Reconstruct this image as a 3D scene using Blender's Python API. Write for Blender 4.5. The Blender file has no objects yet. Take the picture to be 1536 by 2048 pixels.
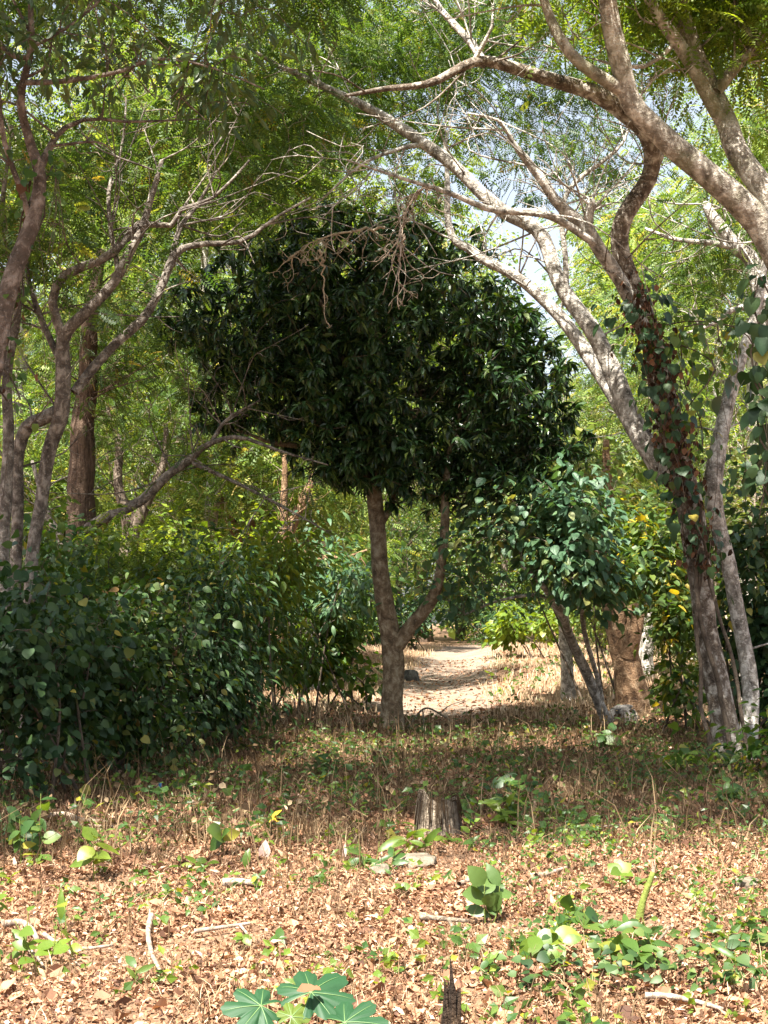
import bpy, math, random
import numpy as np
from mathutils import noise, Vector

random.seed(11)
rng = np.random.default_rng(11)
SC = bpy.context.scene
COL = SC.collection

# ------------------------------------------------------------------ camera model
F, CX, HY, H = 2844.0, 768.0, 1250.0, 1.6        # focal length in px of the 1536x2048 photo, horizon row, eye height


def smooth(a, b, t):
    t = np.clip((t - a) / (b - a), 0, 1)
    return t * t * (3 - 2 * t)


def gz(x, y):
    """ground height"""
    x = np.asarray(x, float); y = np.asarray(y, float)
    z = 0.55 * smooth(26, 66, y) + 1.2 * smooth(75, 160, y)
    z = z + 0.03 * np.sin(x * 1.3 + 0.7) * np.sin(y * 0.9) + 0.022 * np.sin(x * 2.9 + y * 1.7) * np.sin(y * 2.3 - x)
    z = z + 0.30 * np.exp(-((x - 4.6) / 2.0) ** 2 - ((y - 37) / 6) ** 2)
    z = z + 0.40 * np.exp(-((x - 5.2) / 2.2) ** 2 - ((y - 52) / 8) ** 2)
    z = z + 0.45 * np.exp(-((x + 0.9) / 1.6) ** 2 - ((y - 56) / 9) ** 2)
    z = z - 0.10 * np.exp(-((x - path_x(y)) / 1.0) ** 2) * smooth(20, 28, y)
    return z


def path_x(y):
    return np.interp(y, [18, 24, 30, 38, 46, 56, 66, 80], [0.3, 0.75, 1.05, 1.55, 2.3, 3.1, 3.9, 7.0])


def P(px, py, Y):
    return np.array([(px - CX) * Y / F, Y, H - (py - HY) * Y / F])


def G(px, Y):
    x = (px - CX) * Y / F
    return np.array([x, Y, float(gz(x, Y))])


def gY(px, py):
    """distance at which the ground shows at pixel (px, py)"""
    lo, hi = 4.0, 90.0
    for _ in range(40):
        m = (lo + hi) / 2
        x = (px - CX) * m / F
        y = HY + F * (H - float(gz(x, m))) / m
        if y > py: lo = m
        else: hi = m
    return lo


def GP(px, py):
    Y = gY(px, py)
    return G(px, Y), Y


# ------------------------------------------------------------------ mesh helpers
def link(o, parent=None):
    COL.objects.link(o)
    if parent is not None: o.parent = parent
    return o


def tag(o, label=None, cat=None, group=None, kind=None):
    if label: o['label'] = label
    if cat: o['category'] = cat
    if group: o['group'] = group
    if kind: o['kind'] = kind
    return o


def empty(name, loc, label, cat, group=None):
    o = bpy.data.objects.new(name, None)
    o.empty_display_size = 0.2
    o.location = tuple(float(v) for v in loc)
    link(o)
    return tag(o, label, cat, group)


def mesh_obj(name, V, faces, mat, parent=None, org=None, smooth_sh=False, rnd=None):
    """faces: list of int arrays (n,k)"""
    V = np.asarray(V, float).reshape(-1, 3)
    if org is not None: V = V - np.asarray(org)
    me = bpy.data.meshes.new(name)
    faces = [np.asarray(f, np.int32) for f in faces if len(f)]
    me.vertices.add(len(V)); me.vertices.foreach_set('co', V.astype(np.float32).ravel())
    loops = np.concatenate([f.ravel() for f in faces])
    tot = np.concatenate([np.full(len(f), f.shape[1], np.int32) for f in faces])
    start = np.concatenate([[0], np.cumsum(tot)[:-1]]).astype(np.int32)
    me.loops.add(len(loops)); me.loops.foreach_set('vertex_index', loops)
    me.polygons.add(len(tot)); me.polygons.foreach_set('loop_start', start)
    try: me.polygons.foreach_set('loop_total', tot)
    except Exception: pass
    me.update(calc_edges=True)
    me.polygons.foreach_set('use_smooth', np.full(len(tot), bool(smooth_sh)))
    if rnd is not None:
        at = me.attributes.new('rnd', 'FLOAT', 'POINT')
        at.data.foreach_set('value', np.asarray(rnd, np.float32))
    me.materials.append(mat)
    o = bpy.data.objects.new(name, me)
    link(o, parent)
    if org is not None and parent is None: o.location = tuple(float(v) for v in org)
    return o


class MB:
    """collects tubes / quads into one mesh"""
    def __init__(s): s.V = []; s.Q = []; s.T = []; s.n = 0
    def add(s, V, Q=None, T=None):
        V = np.asarray(V, float)
        if Q is not None and len(Q): s.Q.append(np.asarray(Q) + s.n)
        if T is not None and len(T): s.T.append(np.asarray(T) + s.n)
        s.V.append(V); s.n += len(V)
    def tube(s, pts, rad, sides=6, cap=True, rough=0.0, flare=0.0, seed=0.0):
        V, Q, T = tube(pts, rad, sides, cap, rough, flare, seed); s.add(V, Q, T)
    def build(s, name, mat, parent=None, org=None, sm=True, rnd=None):
        fs = []
        if s.Q: fs.append(np.concatenate(s.Q))
        if s.T: fs.append(np.concatenate(s.T))
        return mesh_obj(name, np.concatenate(s.V), fs, mat, parent, org, sm, rnd)


def crown_obj(name, mb, V, T, r, twigmat, leafmat, parent, org):
    """twigs and the leaves they carry as one part with two materials"""
    TV = np.concatenate(mb.V) if mb.V else np.zeros((0, 3)); TQ = np.concatenate(mb.Q) if mb.Q else np.zeros((0, 4), int)
    o = mesh_obj(name, np.concatenate([TV, V]), [TQ, np.asarray(T) + len(TV)], twigmat, parent, org, False, np.concatenate([np.zeros(len(TV)), r]))
    o.data.materials.append(leafmat)
    nq = len(TQ); k = np.zeros(nq + len(T), np.int32); k[nq:] = 1
    o.data.polygons.foreach_set('material_index', k); o.data.polygons.foreach_set('use_smooth', k == 0)
    return o


def norm(a): return a / np.maximum(np.linalg.norm(a, axis=-1, keepdims=True), 1e-9)


def spline(pts, n):
    """Catmull-Rom through pts (m,k) -> (n,k)"""
    pts = np.asarray(pts, float)
    if len(pts) == 2:
        t = np.linspace(0, 1, n)[:, None]
        return pts[0] * (1 - t) + pts[1] * t
    p = np.vstack([2 * pts[0] - pts[1], pts, 2 * pts[-1] - pts[-2]])
    m = len(pts) - 1
    u = np.linspace(0, m, n); i = np.minimum(u.astype(int), m - 1); t = (u - i)[:, None]
    p0, p1, p2, p3 = p[i], p[i + 1], p[i + 2], p[i + 3]
    return 0.5 * (2 * p1 + (p2 - p0) * t + (2 * p0 - 5 * p1 + 4 * p2 - p3) * t ** 2 + (3 * p1 - p0 - 3 * p2 + p3) * t ** 3)


def tube(pts, rad, sides=6, cap=True, rough=0.0, flare=0.0, seed=0.0):
    pts = np.asarray(pts, float); n = len(pts)
    rad = np.broadcast_to(np.asarray(rad, float), (n,))
    tan = norm(np.gradient(pts, axis=0))
    u = np.cross(tan[0], [0.3, 1, 0.2]); u = u / max(np.linalg.norm(u), 1e-6)
    U = np.empty((n, 3))
    for i in range(n):
        u = u - tan[i] * np.dot(u, tan[i]); u = u / max(np.linalg.norm(u), 1e-9); U[i] = u
    W = np.cross(tan, U)
    a = np.linspace(0, 2 * math.pi, sides, endpoint=False)
    R = np.repeat(rad[:, None], sides, 1)
    if flare > 0:   # buttress lobes at the foot
        k = np.exp(-np.arange(n) / (n * 0.08))[:, None]
        R = R * (1 + flare * k * (0.6 + 0.5 * np.sin(a * 3 + seed)[None] + 0.35 * np.sin(a * 5 + 2 * seed)[None]))
    ring = pts[:, None] + R[..., None] * (np.cos(a)[None, :, None] * U[:, None] + np.sin(a)[None, :, None] * W[:, None])
    if rough > 0:
        N = np.empty((n, sides))
        for i in range(n):
            for j in range(sides):
                q = ring[i, j]
                N[i, j] = noise.noise((q[0] * 5 + seed, q[1] * 5, q[2] * 2.2)) + 0.5 * noise.noise((q[0] * 14, q[1] * 14 + seed, q[2] * 7))
        ring = pts[:, None] + (R * (1 + rough * N))[..., None] * (np.cos(a)[None, :, None] * U[:, None] + np.sin(a)[None, :, None] * W[:, None])
    V = ring.reshape(-1, 3)
    i = np.arange(n - 1)[:, None] * sides; j = np.arange(sides)[None]; j2 = (j + 1) % sides
    Q = np.stack([i + j, i + j2, i + sides + j2, i + sides + j], -1).reshape(-1, 4)
    T = None
    if cap:
        V = np.vstack([V, pts[-1] + tan[-1] * rad[-1] * 0.4]); c = len(V) - 1; b = (n - 1) * sides
        T = np.array([[b + k, b + (k + 1) % sides, c] for k in range(sides)])
    return V, Q, T


# ------------------------------------------------------------------ leaf templates: x along, y across, z up; triangles
def t_blade(w=0.13, bend=0.12, fold=0.25):
    """long leaf with a midrib fold (mango and the like)"""
    xs = [0, .22, .5, .78, 1]; ws = [0, .75, 1, .62, 0]; zs = [0, .05, .03, -.06, -.24]
    V = [[0, 0, 0]]
    for k in (1, 2, 3):
        z = zs[k] * bend / .12
        V += [[xs[k], w * ws[k] / 1, z + fold * w * ws[k]], [xs[k], 0, z], [xs[k], -w * ws[k], z + fold * w * ws[k]]]
    V.append([1, 0, zs[4] * bend / .12])
    T = [[0, 2, 1], [0, 3, 2], [1, 2, 5], [1, 5, 4], [2, 3, 6], [2, 6, 5], [4, 5, 8], [4, 8, 7], [5, 6, 9], [5, 9, 8], [7, 8, 10], [8, 9, 10]]
    return np.array(V, float), np.array(T)


def t_small(w=0.3, bend=-.1, fold=.2):
    V = [[0, 0, 0], [.42, w, fold * w], [.42, -w, fold * w], [1, 0, bend], [.45, 0, 0]]
    return np.array(V, float), np.array([[0, 4, 1], [0, 2, 4], [1, 4, 3], [4, 2, 3]])


def t_quad(w=0.3, bend=-.12):
    V = [[0, 0, 0], [.45, w, .06], [1, 0, bend], [.45, -w, .06]]
    return np.array(V, float), np.array([[0, 3, 1], [1, 3, 2]])


def t_ovate(w=0.34, heart=0.12, fold=0.22, bend=-.16):
    xs = [.0, .12, .38, .68, 1]; ws = [.0, .78, 1, .62, 0]
    V = [[0, 0, 0]]
    for k in (1, 2, 3):
        z = bend * xs[k] ** 2
        V += [[xs[k] - (heart if k == 1 else 0), w * ws[k], z + fold * w * ws[k]], [xs[k], 0, z], [xs[k] - (heart if k == 1 else 0), -w * ws[k], z + fold * w * ws[k]]]
    V.append([1, 0, bend])
    T = [[0, 2, 1], [0, 3, 2], [1, 2, 5], [1, 5, 4], [2, 3, 6], [2, 6, 5], [4, 5, 8], [4, 8, 7], [5, 6, 9], [5, 9, 8], [7, 8, 10], [8, 9, 10]]
    return np.array(V, float), np.array(T)


def t_pinnate(pairs=7, lw=0.055, ll=0.2, droop=.28):
    V, T = [], []
    for k in range(pairs):
        x = .14 + .8 * k / (pairs - 1)
        L = ll * (0.7 + .5 * math.sin(math.pi * (k + .7) / (pairs + .4)))
        z = -droop * x * x
        for s in (1, -1):
            b = len(V)
            V += [[x, 0.01 * s, z], [x + .35 * L + lw * .7, s * L * .5 - s * .0, z - .02], [x + .42 * L, s * L, z - .07], [x + .12 * L - lw * .5, s * L * .55, z - .03]]
            T += [[b, b + 1, b + 3], [b + 1, b + 2, b + 3]] if s > 0 else [[b, b + 3, b + 1], [b + 1, b + 3, b + 2]]
    b = len(V)
    z = -droop
    V += [[.94, 0, z], [1.05, lw * .8, z - .02], [1.05 + ll * .6, 0, z - .08], [1.05, -lw * .8, z - .02]]
    T += [[b, b + 3, b + 1], [b + 1, b + 3, b + 2]]
    b = len(V)   # rachis
    V += [[0, .006, 0], [0, -.006, 0], [.95, 0, -droop * .9]]
    T += [[b, b + 1, b + 2]]
    return np.array(V, float), np.array(T)


def t_fine(w=.34, peak=.4, heart=.0, bend=-.2, fold=.2, seg=8, wave=.0):
    """finer leaf for plants close to the camera"""
    x = np.linspace(0, 1, seg + 1)
    p = math.log(.5) / math.log(peak)
    ws = np.sin(math.pi * x ** p) ** .85; ws[0] = ws[-1] = 0
    if heart: ws[1] = max(ws[1], .72); 
    V = [[0, 0, 0]]
    for k in range(1, seg):
        z = bend * x[k] ** 2; xx = x[k] - (heart if k == 1 else heart * .3 if k == 2 else 0)
        e = wave * (1 if k % 2 else -1)
        V += [[xx, w * ws[k], z + fold * w * ws[k] + e], [x[k], 0, z], [xx, -w * ws[k], z + fold * w * ws[k] - e]]
    V.append([1, 0, bend]); last = len(V) - 1
    T = [[0, 2, 1], [0, 3, 2]]
    for k in range(seg - 2):
        a = 1 + k * 3
        T += [[a, a + 1, a + 4], [a, a + 4, a + 3], [a + 1, a + 2, a + 5], [a + 1, a + 5, a + 4]]
    a = 1 + (seg - 2) * 3
    T += [[a, a + 1, last], [a + 1, a + 2, last]]
    return np.array(V, float), np.array(T)


def t_curl(w=.32, curl=.35):
    """dry curled leaf"""
    xs = [0, .3, .68, 1]; ws = [.02, 1, .8, 0.02]
    V = []
    for x, q in zip(xs, ws):
        z = curl * (x - .5) ** 2
        V += [[x - .5, w * q, z + curl * .6 * q], [x - .5, 0, z], [x - .5, -w * q, z + curl * .5 * q]]
    T = []
    for k in range(3):
        a = k * 3
        for c in (0, 1):
            T += [[a + c, a + c + 1, a + c + 4], [a + c, a + c + 4, a + c + 3]]
    return np.array(V, float), np.array(T)


TPL = dict(mango=t_blade(), blade=t_blade(.16, .1, .2), quad=t_quad(), quadw=t_quad(.36), ovate=t_ovate(), small=t_small(), heart=t_ovate(.42, .2, .15, -.2),
           pin=t_pinnate(), pinfar=t_pinnate(5, .08, .26), curl=t_curl(), fovate=t_fine(.3, .42, 0, -.25, .18, wave=.008), fheart=t_fine(.42, .36, .13, -.22, .12), fblade=t_fine(.17, .45, 0, -.32, .3, wave=.008), curlflat=t_curl(.3, .14), lance=t_quad(.13, -.2))


def leaves_mesh(tpl, O, X, N, S, var=None):
    """instances of a template baked into arrays. O origin, X axis, N rough normal, S size"""
    TV, TT = tpl
    X = norm(X); Yv = norm(np.cross(N, X)); Z = np.cross(X, Yv)
    S = np.broadcast_to(np.asarray(S, float), (len(O),))
    w = 1 + 0.25 * rng.standard_normal(len(O)).clip(-1.5, 1.5) if var is None else var
    V = (O[:, None] + S[:, None, None] * (TV[None, :, :1] * X[:, None] + (TV[None, :, 1:2] * w[:, None, None]) * Yv[:, None] + TV[None, :, 2:] * Z[:, None]))
    n = len(TV)
    T = (np.arange(len(O))[:, None, None] * n + TT[None]).reshape(-1, 3)
    r = np.repeat(rng.random(len(O)), n)
    return V.reshape(-1, 3), T, r


def rand_dirs(n):
    v = rng.standard_normal((n, 3)); return norm(v)


# ------------------------------------------------------------------ materials
def nt(name):
    m = bpy.data.materials.new(name); m.use_nodes = True
    t = m.node_tree; t.nodes.clear()
    out = t.nodes.new('ShaderNodeOutputMaterial')
    return m, t, out


def ramp(t, fac, stops, interp='LINEAR'):
    r = t.nodes.new('ShaderNodeValToRGB'); r.color_ramp.interpolation = interp
    e = r.color_ramp.elements
    while len(e) < len(stops): e.new(0.5)
    for k, (p, c) in enumerate(stops):
        e[k].position = p; e[k].color = (*c, 1)
    t.links.new(fac, r.inputs[0]); return r.outputs[0]


def noise_node(t, scale, detail=4, rough=.55, vec=None, dist=0.0):
    n = t.nodes.new('ShaderNodeTexNoise'); n.inputs['Scale'].default_value = scale
    n.inputs['Detail'].default_value = detail; n.inputs['Roughness'].default_value = rough
    n.inputs['Distortion'].default_value = dist
    if vec is not None: t.links.new(vec, n.inputs['Vector'])
    return n.outputs['Fac']


def leaf_mat(name, stops, trans=.4, tcol=(1.5, 1.35, .5), rough=.42, spec=.5, under=None):
    m, t, out = nt(name)
    a = t.nodes.new('ShaderNodeAttribute'); a.attribute_name = 'rnd'
    c = ramp(t, a.outputs['Fac'], stops)
    p = t.nodes.new('ShaderNodeBsdfPrincipled')
    p.inputs['Roughness'].default_value = rough
    p.inputs['Specular IOR Level'].default_value = spec
    t.links.new(c, p.inputs['Base Color'])
    if trans > 0:
        mul = t.nodes.new('ShaderNodeMix'); mul.data_type = 'RGBA'; mul.blend_type = 'MULTIPLY'; mul.inputs['Factor'].default_value = 1
        mul.clamp_result = False
        t.links.new(c, mul.inputs['A']); mul.inputs['B'].default_value = (*tcol, 1)
        tr = t.nodes.new('ShaderNodeBsdfTranslucent'); t.links.new(mul.outputs['Result'], tr.inputs['Color'])
        mx = t.nodes.new('ShaderNodeMixShader'); mx.inputs[0].default_value = trans
        t.links.new(p.outputs[0], mx.inputs[1]); t.links.new(tr.outputs[0], mx.inputs[2])
        t.links.new(mx.outputs[0], out.inputs[0])
    else:
        t.links.new(p.outputs[0], out.inputs[0])
    return m


def bark_mat(name, dark, mid, pale, lichen=.5, scale=9., streak=False, moss=None, bump=.35):
    m, t, out = nt(name)
    tc = t.nodes.new('ShaderNodeTexCoord')
    mp = t.nodes.new('ShaderNodeMapping'); t.links.new(tc.outputs['Object'], mp.inputs[0])
    mp.inputs['Scale'].default_value = (3.2, 3.2, .45) if streak else (1, 1, .8)
    n1 = noise_node(t, scale, 7, .62, mp.outputs[0], .4)
    c = ramp(t, n1, [(.32, dark), (.5, mid), (.5 + .28 * (1 - lichen), pale), (.9, tuple(min(1, v * 1.12) for v in pale))])
    n2 = noise_node(t, scale * 3.5, 5, .6, tc.outputs['Object'], .2)
    spots = ramp(t, n2, [(.57, (0, 0, 0)), (.63, (1, 1, 1))])
    mx = t.nodes.new('ShaderNodeMix'); mx.data_type = 'RGBA'
    sm = t.nodes.new('ShaderNodeMath'); sm.operation = 'MULTIPLY'; sm.inputs[1].default_value = lichen * .8
    t.links.new(spots, sm.inputs[0]); t.links.new(sm.outputs[0], mx.inputs['Factor'])
    t.links.new(c, mx.inputs['A']); mx.inputs['B'].default_value = (*tuple(min(.8, v * 1.25) for v in pale), 1)
    col = mx.outputs['Result']
    if moss:
        n3 = noise_node(t, 1.4, 4, .6, tc.outputs['Object'])
        f = ramp(t, n3, [(.52, (0, 0, 0)), (.66, (.7, .7, .7))])
        mm = t.nodes.new('ShaderNodeMix'); mm.data_type = 'RGBA'; t.links.new(f, mm.inputs['Factor'])
        t.links.new(col, mm.inputs['A']); mm.inputs['B'].default_value = (*moss, 1); col = mm.outputs['Result']
    p = t.nodes.new('ShaderNodeBsdfPrincipled'); p.inputs['Roughness'].default_value = .88
    p.inputs['Specular IOR Level'].default_value = .2
    t.links.new(col, p.inputs['Base Color'])
    b = t.nodes.new('ShaderNodeBump'); b.inputs['Strength'].default_value = bump; b.inputs['Distance'].default_value = .06
    add = t.nodes.new('ShaderNodeMath'); t.links.new(n1, add.inputs[0]); t.links.new(n2, add.inputs[1])
    t.links.new(add.outputs[0], b.inputs['Height']); t.links.new(b.outputs[0], p.inputs['Normal'])
    t.links.new(p.outputs[0], out.inputs[0])
    return m


def ground_mat(name, stops, scale=2.2):
    m, t, out = nt(name)
    tc = t.nodes.new('ShaderNodeTexCoord')
    n1 = noise_node(t, scale, 8, .68, tc.outputs['Object'])
    n2 = noise_node(t, 34, 6, .7, tc.outputs['Object'], .6)
    a = t.nodes.new('ShaderNodeMath'); a.operation = 'MULTIPLY_ADD'; a.inputs[1].default_value = .65
    t.links.new(n2, a.inputs[0])
    s = t.nodes.new('ShaderNodeMath'); s.operation = 'MULTIPLY'; s.inputs[1].default_value = .4
    t.links.new(n1, s.inputs[0]); t.links.new(s.outputs[0], a.inputs[2])
    c = ramp(t, a.outputs[0], stops)
    p = t.nodes.new('ShaderNodeBsdfPrincipled'); p.inputs['Roughness'].default_value = .95
    p.inputs['Specular IOR Level'].default_value = .1
    t.links.new(c, p.inputs['Base Color'])
    b = t.nodes.new('ShaderNodeBump'); b.inputs['Strength'].default_value = .8; b.inputs['Distance'].default_value = .04
    t.links.new(a.outputs[0], b.inputs['Height']); t.links.new(b.outputs[0], p.inputs['Normal'])
    t.links.new(p.outputs[0], out.inputs[0])
    return m


M = {}
M['mango'] = leaf_mat('mango_leaf', [(0, (.011, .027, .010)), (.5, (.021, .05, .017)), (.82, (.038, .078, .024)), (1, (.11, .15, .04))], .18, (1.8, 1.9, .4), .3, .36)
M['feather'] = leaf_mat('feathery_leaf', [(0, (.03, .066, .018)), (.5, (.055, .10, .024)), (.9, (.095, .145, .03)), (.97, (.15, .17, .035)), (1, (.22, .15, .04))], .44, (2.1, 2.0, .6), .5, .4)
M['feather_lime'] = leaf_mat('lime_feathery_leaf', [(0, (.055, .10, .018)), (.5, (.09, .145, .022)), (1, (.16, .20, .03))], .52, (2.1, 1.95, .5), .5, .35)
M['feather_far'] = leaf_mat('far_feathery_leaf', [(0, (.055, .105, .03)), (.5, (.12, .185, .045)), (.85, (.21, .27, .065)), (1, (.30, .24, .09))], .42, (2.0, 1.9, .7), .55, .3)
M['feather_dark'] = leaf_mat('dark_feathery_leaf', [(0, (.025, .055, .015)), (.6, (.045, .08, .02)), (1, (.08, .11, .03))], .35, (1.7, 1.6, .5), .42, .5)
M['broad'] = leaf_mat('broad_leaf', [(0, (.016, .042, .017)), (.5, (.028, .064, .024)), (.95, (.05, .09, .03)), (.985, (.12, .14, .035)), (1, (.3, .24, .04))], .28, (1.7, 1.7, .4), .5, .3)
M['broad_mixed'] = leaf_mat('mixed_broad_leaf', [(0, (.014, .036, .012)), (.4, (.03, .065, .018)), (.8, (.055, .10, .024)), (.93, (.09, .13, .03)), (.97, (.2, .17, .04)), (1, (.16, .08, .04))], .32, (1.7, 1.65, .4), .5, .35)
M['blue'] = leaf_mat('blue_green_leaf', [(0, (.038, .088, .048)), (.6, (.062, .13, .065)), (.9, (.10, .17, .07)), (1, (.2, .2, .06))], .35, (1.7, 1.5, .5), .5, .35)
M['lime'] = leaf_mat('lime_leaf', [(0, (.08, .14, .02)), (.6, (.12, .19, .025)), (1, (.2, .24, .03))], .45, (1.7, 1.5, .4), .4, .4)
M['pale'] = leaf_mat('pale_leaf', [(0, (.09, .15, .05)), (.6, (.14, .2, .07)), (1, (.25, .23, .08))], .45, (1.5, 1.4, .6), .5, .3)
M['weed'] = leaf_mat('weed_leaf', [(0, (.03, .075, .018)), (.6, (.06, .115, .022)), (.93, (.1, .15, .03)), (1, (.3, .26, .03))], .4, (1.7, 1.6, .4), .42, .4)
M['weed_yellow'] = leaf_mat('yellowing_leaf', [(0, (.03, .07, .018)), (.6, (.07, .12, .025)), (.9, (.12, .16, .03)), (.95, (.35, .28, .04)), (1, (.45, .34, .04))], .4, (1.9, 1.7, .4), .45, .35)
M['castor'] = leaf_mat('shaded_palmate_leaf', [(0, (.016, .058, .022)), (1, (.02, .065, .026))], .3, (1.4, 1.5, .5), .55, .3)  # green darkened to stand in for shade falling on these leaves
M['vein'] = leaf_mat('leaf_vein', [(0, (.10, .17, .06)), (1, (.12, .2, .07))], .1)
M['castor_young'] = leaf_mat('young_palmate_leaf', [(0, (.07, .12, .02)), (1, (.09, .13, .02))], .4, (1.6, 1.5, .4), .5, .3)
M['oval'] = leaf_mat('oval_leaf', [(0, (.04, .085, .02)), (1, (.085, .14, .035))], .35, (1.6, 1.5, .4), .4, .4)
M['yellow'] = leaf_mat('yellow_leaf', [(0, (.5, .36, .03)), (1, (.6, .42, .05))], .4, (1.4, 1.2, .5), .5, .3)
M['litter'] = leaf_mat('dry_leaf', [(0, (.07, .038, .026)), (.3, (.20, .105, .066)), (.65, (.34, .18, .10)), (.93, (.44, .26, .165)), (1, (.58, .42, .31))], .15, (1.3, 1, .6), .7, .2)
M['chip'] = leaf_mat('leaf_fragment', [(0, (.06, .035, .022)), (.45, (.22, .12, .066)), (.93, (.40, .24, .15)), (1, (.54, .39, .28))], .1, (1.3, 1, .6), .8, .1)
M['straw'] = leaf_mat('dry_stalk', [(0, (.05, .032, .018)), (.55, (.14, .092, .05)), (.9, (.27, .19, .11)), (1, (.42, .32, .2))], .2, (1.3, 1.1, .7), .8, .1)
M['strawpale'] = leaf_mat('pale_straw', [(0, (.25, .17, .10)), (.5, (.42, .31, .2)), (1, (.56, .44, .31))], .2, (1.2, 1.1, .8), .8, .1)
M['pinkdry'] = leaf_mat('pale_dry_leaf', [(0, (.62, .45, .38)), (1, (.7, .52, .44))], .3, (1.2, 1, .9), .6, .2)
M['deadvine'] = leaf_mat('withered_leaf', [(0, (.03, .018, .012)), (.6, (.075, .04, .025)), (1, (.2, .10, .055))], .15, (1.3, 1, .6), .8, .1)
M['bark_pale'] = bark_mat('pale_bark', (.075, .066, .055), (.28, .255, .22), (.58, .55, .50), .6, 10, bump=.7)
M['bark_vine'] = bark_mat('streaked_pale_bark', (.035, .026, .02), (.15, .118, .09), (.50, .46, .40), .5, 8, bump=.8, moss=(.06, .042, .028))
M['bark_mottle'] = bark_mat('mottled_bark', (.08, .066, .05), (.28, .245, .20), (.57, .53, .46), .6, 9, moss=(.13, .13, .06), bump=.7)
M['bark_pink'] = bark_mat('pinkish_bark', (.045, .035, .028), (.12, .092, .075), (.30, .25, .215), .45, 9, bump=.7)
M['bark_grey'] = bark_mat('grey_bark', (.045, .036, .03), (.13, .11, .092), (.32, .285, .245), .5, 10, bump=.7)
M['bark_brown'] = bark_mat('fissured_bark', (.035, .024, .018), (.10, .066, .046), (.20, .14, .10), .1, 6, True, bump=.9)
M['bark_orange'] = bark_mat('orange_bark', (.07, .042, .026), (.20, .12, .066), (.38, .27, .17), .3, 9, bump=.9)
M['bark_mango'] = bark_mat('speckled_bark', (.07, .052, .034), (.17, .125, .08), (.34, .30, .22), .35, 11, bump=.5)
M['bark_dark'] = bark_mat('dark_bark', (.035, .026, .02), (.09, .068, .05), (.2, .165, .13), .3, 9)
M['twig'] = bark_mat('twig_bark', (.09, .07, .05), (.18, .14, .105), (.33, .28, .22), .3, 12)
M['twig_dark'] = bark_mat('dark_twig_bark', (.04, .03, .022), (.09, .068, .05), (.17, .135, .1), .2, 12)
M['deadtwig'] = bark_mat('dead_twig', (.22, .175, .125), (.38, .31, .23), (.54, .46, .37), .2, 14)
M['drywood'] = bark_mat('bleached_wood', (.10, .07, .05), (.25, .19, .145), (.42, .35, .29), .2, 8, True)
M['char'] = bark_mat('charred_wood', (.01, .007, .005), (.035, .022, .014), (.11, .07, .04), .05, 8, True, bump=1)
M['stump'] = bark_mat('weathered_stump', (.06, .046, .035), (.19, .15, .11), (.42, .35, .26), .3, 8, True, bump=.9)
M['greenstem'] = bark_mat('green_stem', (.06, .08, .02), (.12, .15, .03), (.22, .24, .06), .1, 9)
M['rock'] = bark_mat('rock', (.07, .055, .04), (.17, .14, .105), (.28, .24, .18), .3, 7, bump=.8)
M['rock_dark'] = bark_mat('dark_rock', (.03, .028, .026), (.075, .07, .065), (.2, .19, .18), .25, 6, bump=.8)
M['ground'] = ground_mat('soil', [(.28, (.05, .03, .02)), (.45, (.13, .08, .05)), (.58, (.24, .15, .095)), (.75, (.36, .24, .155))])
M['path'] = ground_mat('path_soil', [(.28, (.07, .052, .04)), (.45, (.15, .115, .088)), (.6, (.25, .19, .145)), (.78, (.38, .30, .235))], 1.2)
m, t, out = nt('blue_plastic')
p = t.nodes.new('ShaderNodeBsdfPrincipled'); p.inputs['Base Color'].default_value = (.02, .2, .5, 1); p.inputs['Roughness'].default_value = .45
t.links.new(p.outputs[0], out.inputs[0]); M['blueplastic'] = m


# ------------------------------------------------------------------ tree builder
def sample_ellipsoids(ells, n, gap=0.0, gfreq=.8, shell=.5):
    """points inside ellipsoids (c, r) weighted by volume^0.67, thinned by noise"""
    w = np.array([(e[1][0] * e[1][1] * e[1][2]) ** .667 * (e[2] if len(e) > 2 else 1) for e in ells]); w = w / w.sum()
    out = []
    tries = 0
    while len(out) < n and tries < n * 12:
        tries += 1
        e = ells[rng.choice(len(ells), p=w)]
        d = rand_dirs(1)[0] * (rng.random() ** shell)
        q = np.asarray(e[0]) + d * np.asarray(e[1])
        if gap > -1 and noise.noise(Vector((q[0] * gfreq, q[1] * gfreq, q[2] * gfreq + 3.1))) < gap: continue
        out.append(q)
    return np.array(out)


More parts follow.
